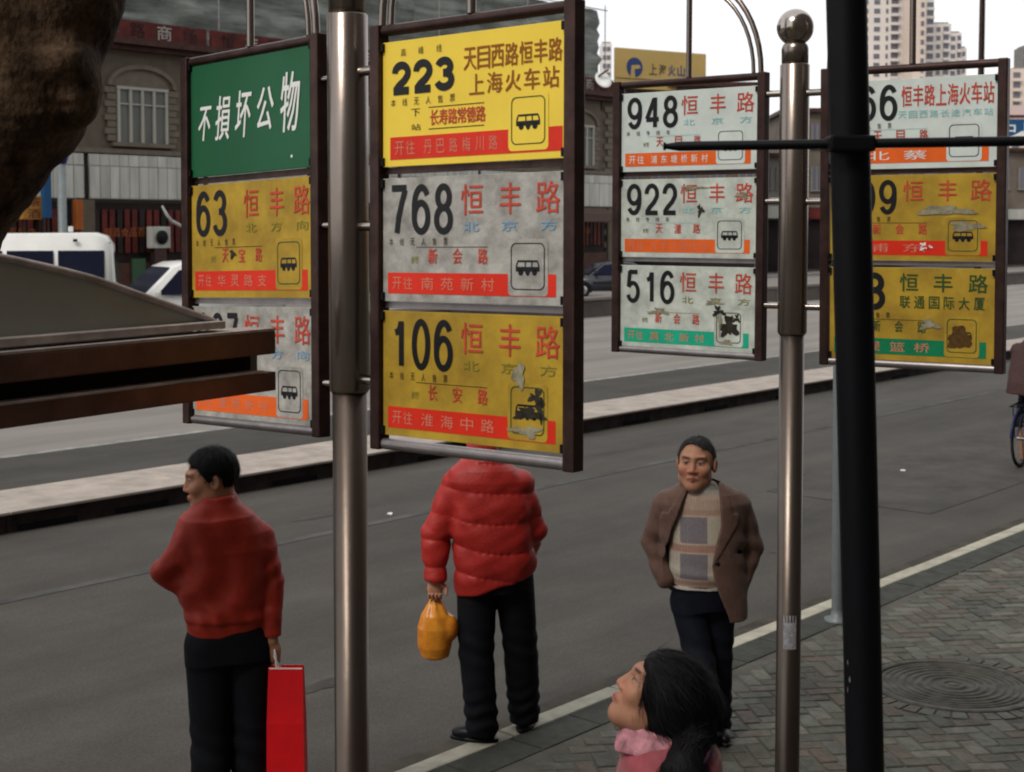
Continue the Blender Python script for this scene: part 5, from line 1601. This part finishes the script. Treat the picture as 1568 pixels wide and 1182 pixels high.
trousers(pc, J, M_trous2, [(.90, .01, 0, .155, .125), (.86, .012, 0, .158, .13), (.76, .012, 0, .160, .13), (.72, .01, 0, .158, .13)], r=(.094, .078, .074), seed=14, hemz=.05)
b = MB(); b.tube([(.168*math.cos(a), .134*math.sin(a), .865) for a in [k*PI/20 for k in range(40)]], .012, 6, closed=True); b.build('belt', M_shoe, pc)
shoes(pc, J)

# ------------------------------------------------------------------ woman in the foreground looking up
pd = empty('person', (.400, 3.70, 0), 'woman with a dark ponytail and pink jacket, head tilted up to read the boards', 'person')
J = dict(head=(-.016, 0, 1.520), head_rot=(R(-93), R(33), 0), hs=1.0, chest=(.015, 0, 1.18), pelvis=(.02, 0, .88),
         shL=(.01, -.12, 1.25), elL=(.03, -.19, 1.05), wrL=(-.04, -.18, .83), hdL=(0, 0, -1), sdL=(-1, 0, 0),
         shR=(.01, .12, 1.25), elR=(.03, .19, 1.05), wrR=(-.04, .18, .83), hdR=(0, 0, -1), sdR=(-1, 0, 0), curl=.4,
         hipL=(.02, -.09, .84), knL=(.01, -.09, .46), anL=(.02, -.10, .08), toeL=(-1, 0, 0),
         hipR=(.02, .09, .84), knR=(.01, .09, .46), anR=(.02, .10, .08), toeR=(-1, 0, 0))
human_body(pd, J, h=.0042, tone=.74)
Rg = rotm(*J['head_rot']); hcg = J['head']
def f_ghair(P):
    Q = frame(P, hcg, Rg)/1.0
    d = ell(Q, (0, .022, .034), (.096, .116, .100))
    d = smin(d, ell(Q, (0, .075, -.035), (.085, .070, .090)), .04)
    d = smin(d, cap(Q, (0, .10, .05), (0, .115, -.03), .055, .06), .03)
    zm = np.interp(Q[:, 1]+.006*np.sin(Q[:, 0]*70), [-.12, -.086, -.072, -.058, -.044, -.024, .03, .15], [.085, .078, .045, -.02, -.058, -.080, -.12, -.13])
    d = smax(d, zm-Q[:, 2], .010)
    d = smax(d, -ell(Q, (0, .008, .026), (.068, .086, .080)), .004)
    d = smin(d, ell(Q, (0, .030, -.020), (.093, .066, .080)), .02)
    d = d+.0032*waves(Q, 71, 90, 6, (1, .35, .5))+.0026*waves(Q, 72, 240, 6, (1, .25, .5))
    tail = np.minimum(cap(P, (.070, -.045, 1.445), (.030, -.115, 1.35), .050, .066), cap(P, (.030, -.115, 1.35), (.035, -.16, 1.12), .066, .036))
    tail = tail+.0045*waves(P, 73, 60, 6, (1.4, 1.4, .15))+.0025*waves(P, 74, 190, 6, (1.4, 1.4, .1))
    return smin(d, tail, .02)
gh = sdf_obj('hair', f_ghair, (-.22, -.18, 1.05), (.26, .18, 1.78), .0036, M_hair, pd)
nape = np.array((.070, -.055, 1.43))
def gflow(p_):
    if p_[2] < 1.41 and p_[0] > -.06: return np.array((-.05, -.05, -1.))
    q = nape-p_
    return q/(np.linalg.norm(q)+1e-6)+np.array((.2, 0, -.25))
strands(gh, 'hair_strands', M_hair, 8500, .075, .0011, gflow, .10, 3, segs=5)
strands(gh, 'loose_strands', M_hair, 500, .06, .0006, gflow, .5, 4, bend=.1, segs=5)
b = MB(); b.tube([(.050+.056*math.cos(a), -.082+.056*math.sin(a), 1.400+.012*math.cos(a)+.025*math.sin(a)) for a in [k*PI/10 for k in range(20)]], .010, 8, closed=True); b.build('hair_band', colmat('dark violet band', (.03, .008, .022), rough=.6), pd)
b = MB()
ep = np.array(hcg)+np.array(Rg@V(.079, .012, -.040))*1.0
lr = [(0.0055*math.sin(PI*t/8), -.0055*math.cos(PI*t/8)) for t in range(9)]
e_ = WM[pd] @ Matrix.Translation(Vector(ep.tolist()))
b.lathe(lr, n=10); b.build('earring', M_litter, pd, e_)
Rp = rotm(R(-90))
def f_pink(P):
    Q = frame(P, (.015, 0, 0), Rp)
    d = loft(Q, [(1.425, 0, -.0, .100, .09), (1.37, 0, 0, .15, .125), (1.30, 0, 0, .190, .138), (1.22, 0, 0, .20, .155), (1.05, 0, 0, .185, .15), (.90, 0, 0, .20, .155), (.78, 0, 0, .205, .155)], 2.3)
    for s in (-1, 1):
        d = smin(d, np.minimum(cap(P, (0, .160*s, 1.285), (.03, .20*s, 1.05), .072, .060), cap(P, (.03, .20*s, 1.05), (-.03, .185*s, .86), .060, .048)), .03)
    d = smax(d, -cap(P, (.0, 0, 1.40), (-.0, 0, 1.6), .060, .075), .01)
    return (d+.007*waves(P, 81, 22, 5, (1.2, 1.2, .7))+.003*waves(P, 82, 60, 4))*.88
sdf_obj('jacket', f_pink, (-.3, -.36, .74), (.3, .36, 1.5), .007, M_pink, pd)
def f_ruff(P):
    Q = P-V(-.012, 0, 1.412)
    a = np.arctan2(Q[:, 1], Q[:, 0]); r = np.sqrt(Q[:, 0]**2+Q[:, 1]**2)
    zc2 = -.014*np.cos(a)+.014*waves(P*V(1, 1, 0), 92, 26, 5)
    d = np.sqrt(((r-.090-.030*np.clip(.02-Q[:, 2], 0, .06)/.06-.012*waves(P*V(1, 1, 0), 93, 30, 4))/.55)**2+((Q[:, 2]-zc2)/2.0)**2)-.018
    return (d+.008*waves(P, 91, 60, 5))*.5
sdf_obj('collar', f_ruff, (-.18, -.17, 1.32), (.16, .17, 1.50), .0042, M_pinkl, pd)
trousers(pd, J, M_trous2, [(.96, 0, 0, .15, .12), (.84, 0, 0, .175, .13), (.78, 0, 0, .175, .13)], r=(.100, .078, .07), seed=19, rot=R(90), h=.010)
shoes(pd, J, h=.006)

# ------------------------------------------------------------------ bicycle and rider at the right edge
BO = Vector((6.07, 17.02, ZR+.004))
fw = Vector((.60, .80, 0)).normalized(); sdv = Vector((-fw.y, fw.x, 0))
BMx = Matrix.Translation(BO) @ Matrix(((fw.x, sdv.x, 0, 0), (fw.y, sdv.y, 0, 0), (0, 0, 1, 0), (0, 0, 0, 1)))
bk = empty('bicycle', (0, 0, 0), 'dark blue roadster bicycle ridden away at the right edge of the road', 'bicycle', M=BMx)
def wheel(x):
    b = MB(); b.tube([(x+.325*math.cos(a), 0, .34+.325*math.sin(a)) for a in [k*PI/20 for k in range(40)]], .019, 8, closed=True)
    t = b.build('wheel', M_rubber, bk)
    b = MB(); b.tube([(x+.303*math.cos(a), 0, .34+.303*math.sin(a)) for a in [k*PI/20 for k in range(40)]], .010, 6, closed=True); b.build('rim', M_bikeblue, t, BMx)
    b = MB()
    for k in range(16): b.tube([(x+.02*math.cos(k*PI/8), .02*(-1)**k, .34+.02*math.sin(k*PI/8)), (x+.298*math.cos(k*PI/8+.1), 0, .34+.298*math.sin(k*PI/8+.1))], .0022, 4)
    b.tube([(x, -.045, .34), (x, .045, .34)], .022, 10); b.build('spokes', M_chrome, t, BMx, kind='stuff')
wheel(0); wheel(1.08)
b = MB()
SE, BBk, HT, HB2 = (.22, 0, .86), (.44, 0, .30), (.88, 0, .88), (.93, 0, .70)
for p, q in ((SE, BBk), (BBk, HB2), (SE, HT), (HT, HB2)): b.tube([p, q], .016, 8)
for s in (-.05, .05):
    b.tube([(0, s, .34), SE], .009, 6); b.tube([(0, s, .34), BBk], .010, 6); b.tube([(.93, s*.5, .70), (1.08, s, .34)], .012, 6)
b.build('frame', M_bikeblue, bk)
b = MB(); b.tube([(.86, 0, .86), (.84, 0, .98), (.80, .0, 1.0)], .012, 8); b.tube([(.70, -.28, 1.0), (.80, -.24, 1.02), (.84, -.1, 1.0), (.84, .1, 1.0), (.80, .24, 1.02), (.70, .28, 1.0)], .011, 8); b.build('handlebar', M_chrome, bk)
b = MB(); b.tube([SE, (.20, 0, .93)], .013, 8); b.build('seat_post', M_chrome, bk)
b = MB(); b.prism([(.02, -.09), (.10, -.10), (.36, -.02), (.36, .02), (.10, .10), (.02, .09)], .92, .97, 'xy'); b.build('saddle', M_shoe, bk, bevel=.015)
b = MB()
b.tube([(-.22, -.07, .74), (.20, -.07, .76), (.20, .07, .76), (-.22, .07, .74)], .008, 6, closed=True)
for x in (-.1, .0, .1): b.tube([(x, -.07, .745), (x, .07, .745)], .006, 6)
for s in (-.07, .07): b.tube([(-.1, s, .74), (0, s, .34)], .006, 6)
b.build('rear_rack', M_blackp, bk)
b = MB()
b.tube([(.395*math.cos(a)*.95, 0, .34+.37*math.sin(a)) for a in [R(20+k*14) for k in range(12)]], .016, 6); b.build('mudguard', M_bikeblue, bk)
b = MB(); b.tube([(.44, -.12, .30), (.44, -.06, .30), (.52, -.06, .16)], .01, 6); b.box((.52, -.12, .16), (.09, .1, .025)); b.tube([(.44, .12, .30), (.44, .06, .30), (.36, .06, .44)], .01, 6); b.box((.36, .12, .44), (.09, .1, .025)); b.build('cranks', M_blackp, bk)
b = MB(); b.lathe([(.0, -.004), (.09, -.004), (.09, .004), (0, .004)], n=20); b.build('chainwheel', M_chrome, bk, BMx @ Matrix.Translation((.44, -.05, .30)) @ Matrix.Rotation(PI/2, 4, 'X'))
pe_ = empty('person', (0, 0, 0), 'cyclist in a maroon brown coat and dark cap riding away at the right edge', 'person', M=BMx)
Jc = dict(head=(.42, 0, 1.60), head_rot=(R(90), R(-8), 0), hs=1.0, chest=(.32, 0, 1.24), pelvis=(.14, 0, 1.0),
         shL=(.36, .17, 1.38), elL=(.55, .22, 1.17), wrL=(.72, .25, 1.07), hdL=(1, 0, -.35), sdL=(0, -1, 0),
         shR=(.36, -.17, 1.38), elR=(.55, -.22, 1.17), wrR=(.72, -.25, 1.07), hdR=(1, 0, -.35), sdR=(0, 1, 0), curl=.9,
         hipL=(.14, .09, .97), knL=(.52, .11, .86), anL=(.34, .12, .52), toeL=(1, 0, 0),
         hipR=(.14, -.09, .97), knR=(.50, -.11, .60), anR=(.48, -.12, .24), toeR=(1, 0, 0))
human_body(pe_, Jc, h=.010)
hair_short(pe_, Jc, M_hair, 9, h=.008)
def f_coat(P):
    c = np.interp(P[:, 2], [.85, 1.0, 1.2, 1.45], [.10, .14, .26, .38]).astype(np.float32)
    Q = P.copy(); Q[:, 0] -= c
    d = loft(Q, [(.86, 0, 0, .16, .22), (1.0, 0, 0, .16, .21), (1.2, 0, 0, .155, .22), (1.38, 0, 0, .13, .22), (1.45, 0, 0, .10, .14), (1.52, 0, 0, .07, .08)], 2.3)
    for s in (-1, 1): d = smin(d, np.minimum(cap(P, (.36, .17*s, 1.37), (.55, .22*s, 1.17), .08, .065), cap(P, (.55, .22*s, 1.17), (.70, .25*s, 1.08), .06, .045)), .04)
    return (d+.01*waves(P, 95, 16, 5))*.8
sdf_obj('coat', f_coat, (-.15, -.38, .80), (.85, .38, 1.58), .012, M_maroon, pe_)
def f_ctr(P):
    d = np.full(len(P), 9., np.float32)
    for s, q in ((1, 'L'), (-1, 'R')):
        d = np.minimum(d, smin(cap(P, Jc['hip'+q], Jc['kn'+q], .10, .075), cap(P, Jc['kn'+q], Jc['an'+q], .075, .06), .03))
    return d+.004*waves(P, 96, 25, 4)
sdf_obj('trousers', f_ctr, (-.05, -.3, .15), (.7, .3, 1.12), .012, M_trous2, pe_)
for s, q in ((1, 'L'), (-1, 'R')):
    a = Jc['an'+q]
    b = MB(); b.prism([(a[0]-.07, a[2]-.07), (a[0]+.19, a[2]-.07), (a[0]+.18, a[2]-.03), (a[0]+.04, a[2]+.02), (a[0]-.07, a[2]+.03)], a[1]-.04, a[1]+.04); b.build('shoe', M_shoe, pe_, bevel=.015)
b = MB(); b.lathe([(0, 1.745), (.06, 1.74), (.098, 1.70), (.104, 1.645), (.10, 1.62)], o=(.41, 0, 0), n=20); b.build('cap', colmat('navy cap cloth', (.012, .014, .035), rough=.8), pe_)

# ================================================================== vehicles
def profile_body(prof, half, zcut, tumble):
    """side outline swept across the width, narrowing above the waist"""
    mb = MB()
    ks = [-1, -.9, 0, .9, 1]
    cols = []
    n = len(prof)
    for k in ks:
        ring = []
        for (x, z) in prof:
            w_ = half*(1-tumble*max(0, z-zcut))
            inset = 0 if abs(k) < 1 else .05
            cx = sum(p[0] for p in prof)/n
            xx = x+(cx-x)*(.02 if abs(k) == 1 else 0)
            ring.append((xx, k*w_ if abs(k) == 1 else k*w_, z-(.03 if abs(k) == 1 and z > zcut else 0)))
        cols.append(ring)
    vs = [v for r_ in cols for v in r_]
    fs = []
    for i in range(len(ks)-1):
        for j in range(n):
            fs.append((i*n+j, i*n+(j+1) % n, (i+1)*n+(j+1) % n, (i+1)*n+j))
    fs += [tuple(range(n)), tuple(reversed(range((len(ks)-1)*n, len(ks)*n)))]
    mb.add(vs, fs, True)
    return mb
def side_pane(root, M, pts, half, zcut, tumble, name='window', off=.012):
    for s in (-1, 1):
        b = MB(); b.add([(x, s*(half*(1-tumble*max(0, z-zcut))+off), z) for x, z in pts], [tuple(range(len(pts)))])
        b.build(name, M_glassd, root, M)
def vehicle(name, label, cat, M, prof, half, zcut, tumble, paint, panes, wheels, wr, front, rear, lights, extras=None):
    e = empty(name, (0, 0, 0), label, cat, M=M)
    me = profile_body(prof, half, zcut, tumble)
    me.build('body', paint, e, M, bevel=.03, seg=2)
    for p in panes: side_pane(e, M, p, half, zcut, tumble)
    for nm, (x0, z0, x1, z1) in (('windscreen', front), ('rear_window', rear)):
        hw = lambda z: half*(1-tumble*max(0, z-zcut))*.86
        dx = x1-x0; dz = z1-z0; l_ = math.hypot(dx, dz); sg = -1 if nm == 'windscreen' else 1
        ox, oz = sg*abs(dz)/l_*.02, abs(dx)/l_*.02
        b = MB(); b.add([(x0+ox, -hw(z0), z0+oz), (x0+ox, hw(z0), z0+oz), (x1+ox, hw(z1)*.97, z1+oz), (x1+ox, -hw(z1)*.97, z1+oz)], [(0, 1, 2, 3)]); b.build(nm, M_glassd, e, M)
    for x in wheels:
        for s in (-1, 1):
            b = MB(); b.lathe([(0, -.1), (wr*.6, -.1), (wr*.97, -.095), (wr, -.06), (wr, .06), (wr*.97, .095), (wr*.6, .1), (0, .1)], n=24)
            w_ = b.build('wheel', M_rubber, e, M @ Matrix.Translation((x, s*(half-.09), wr)) @ Matrix.Rotation(PI/2, 4, 'X'))
            b = MB(); b.lathe([(0, -.112), (wr*.2, -.118), (wr*.55, -.105), (wr*.6, -.09), (wr*.6, .09), (wr*.55, .105), (wr*.2, .118), (0, .112)], n=20)
            b.build('rim', M_rim, w_, WM[w_])
            b = MB(); b.prism([(x+(wr*1.18)*math.cos(a), wr+(wr*1.18)*math.sin(a)) for a in [PI*k/14 for k in range(15)]]+[(x-wr*1.18, wr*.7), (x+wr*1.18, wr*.7)], s*half+(.006 if s > 0 else -.012), s*half+(.012 if s > 0 else -.006))
            b.build('wheel_arch', M_slot, e, M)
    for (x, z, w_, h_, m) in lights:
        for s in (-1, 1):
            b = MB(); b.box((x, s*(half-.2-w_/2+.06), z), (.07, w_, h_)); b.build('headlight' if x < 0 else 'tail_light', m, e, M, bevel=.012)
    for s in (-1, 1):
        b = MB(); b.box((front[0]+.25, s*(half+.10), zcut+.10), (.10, .17, .13)); b.build('wing_mirror', paint, e, M, bevel=.02)
    L0 = min(p[0] for p in prof); L1 = max(p[0] for p in prof)
    for x in (L0-.03, L1+.03):
        b = MB(); b.box((x, 0, .43), (.14, half*1.9, .20)); b.build('bumper', M_rubber if paint is not M_white else M_white, e, M, bevel=.03)
    for s in (-1, 1):
        b = MB(); b.box(((wheels[0]+wheels[1])/2, s*(half+.004), .62), (wheels[1]-wheels[0]-2.5*wr, .02, .05)); b.build('side_trim', M_rubber, e, M)
    if extras: extras(e, M)
    return e
def vM(x, y, Y, yaw):                    # rests on the road under the given column; yaw of its rear-pointing axis
    p = at(x, y, Y)
    return Matrix.Translation((p.x, p.y, ZR+.006)) @ Matrix.Rotation(yaw, 4, 'Z')
m_hl = mat('headlight glass', (.6, .62, .62), .1, 0, spec=.8)
m_tl = mat('tail light red', (.35, .01, .01), .25)
# white people carrier, nose to the left
mpv = [(-2.2, .35), (-2.25, .62), (-2.18, .92), (-1.55, 1.12), (-.75, 1.82), (-.45, 1.93), (.6, 1.98), (2.0, 1.95), (2.22, 1.80), (2.38, 1.1), (2.4, .4), (1.9, .28), (-1.8, .28)]
vehicle('people_carrier', 'white high roofed people carrier seen between the bus and the green sign', 'car', vM(290, 420, 37.5, R(36)), mpv, .86, 1.05, .16, M_white,
        [[(-1.25, 1.12), (-.62, 1.74), (-.10, 1.80), (-.10, 1.12)], [(-.0, 1.12), (-.0, 1.80), (.95, 1.82), (.95, 1.12)], [(1.05, 1.12), (1.05, 1.82), (1.95, 1.78), (2.12, 1.15)]],
        (-1.45, 1.55), .34, (-1.5, 1.16, -.78, 1.80), (2.36, 1.18, 2.22, 1.74), [(-2.22, .78, .32, .18, m_hl), (2.38, .95, .16, .4, m_tl)])
# dark saloon
sal = [(-2.15, .35), (-2.2, .60), (-2.08, .74), (-1.05, .90), (-.42, 1.36), (.1, 1.43), (.8, 1.40), (1.45, 1.02), (2.15, .95), (2.22, .6), (2.18, .35), (1.8, .26), (-1.8, .26)]
yawr = math.atan2(D2.y, D2.x)
vehicle('dark_car', 'dark saloon car with alloy wheels passing between the yellow and white boards', 'car', vM(933, 420, 58, R(12)), sal, .84, .92, .30, M_blackcar,
        [[(-.95, .93), (-.42, 1.30), (.12, 1.36), (.12, .93)], [(.2, .93), (.2, 1.36), (.72, 1.32), (1.25, 1.0)]],
        (-1.32, 1.30), .31, (-1.05, .94, -.45, 1.34), (1.42, 1.05, .82, 1.37), [(-2.16, .66, .34, .15, m_hl), (2.2, .78, .3, .16, m_tl)],
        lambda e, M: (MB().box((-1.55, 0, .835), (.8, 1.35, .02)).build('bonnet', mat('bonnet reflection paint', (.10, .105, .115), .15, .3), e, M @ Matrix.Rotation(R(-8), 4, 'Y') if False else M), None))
# white minibus
mb_prof = [(-3.3, .45), (-3.35, 1.2), (-3.15, 2.35), (-2.95, 2.58), (-2.7, 2.66), (2.6, 2.70), (2.86, 2.62), (3.0, 2.40), (3.08, 1.2), (3.08, .45), (2.7, .32), (-3.0, .32)]
def bus_extra(e, M):
    b = MB(); b.box((2.0, 0, 2.78), (.12, .12, .14)); b.build('roof_marker', M_white, e, M, bevel=.02)
    b = MB(); b.tube([(-2.9, -.90, 2.46), (2.95, -.90, 2.46)], .022, 8); b.build('gutter', M_frame_lt, e, M)
    b = MB(); b.box((2.15, -1.0, 2.52), (.1, .03, .07)); b.build('roof_lamp', M_slot, e, M)
    for s in (-1,):
        b = MB(); b.box((0, s*1.035, 1.35), (6.1, .02, .06)); b.build('waist_trim', M_frame_lt, e, M)
xs = [-2.85, -1.75, -.60, .55, 1.70, 2.86]
vehicle('minibus', 'white minibus with dark side windows behind the shelter roof', 'bus', vM(-24, 400, 34.5, R(14)), mb_prof, 1.0, 1.5, .055, M_white,
        [[(a+.05, 1.60), (a+.05, 2.28), (c-.05, 2.28), (c-.05, 1.60)] for a, c in zip(xs[:-1], xs[1:])],
        (-2.2, 1.9), .40, (-3.28, 1.45, -3.16, 2.2), (3.07, 1.5, 3.02, 2.25), [(-3.36, .85, .3, .25, m_hl), (3.08, .95, .16, .5, m_tl)], bus_extra)
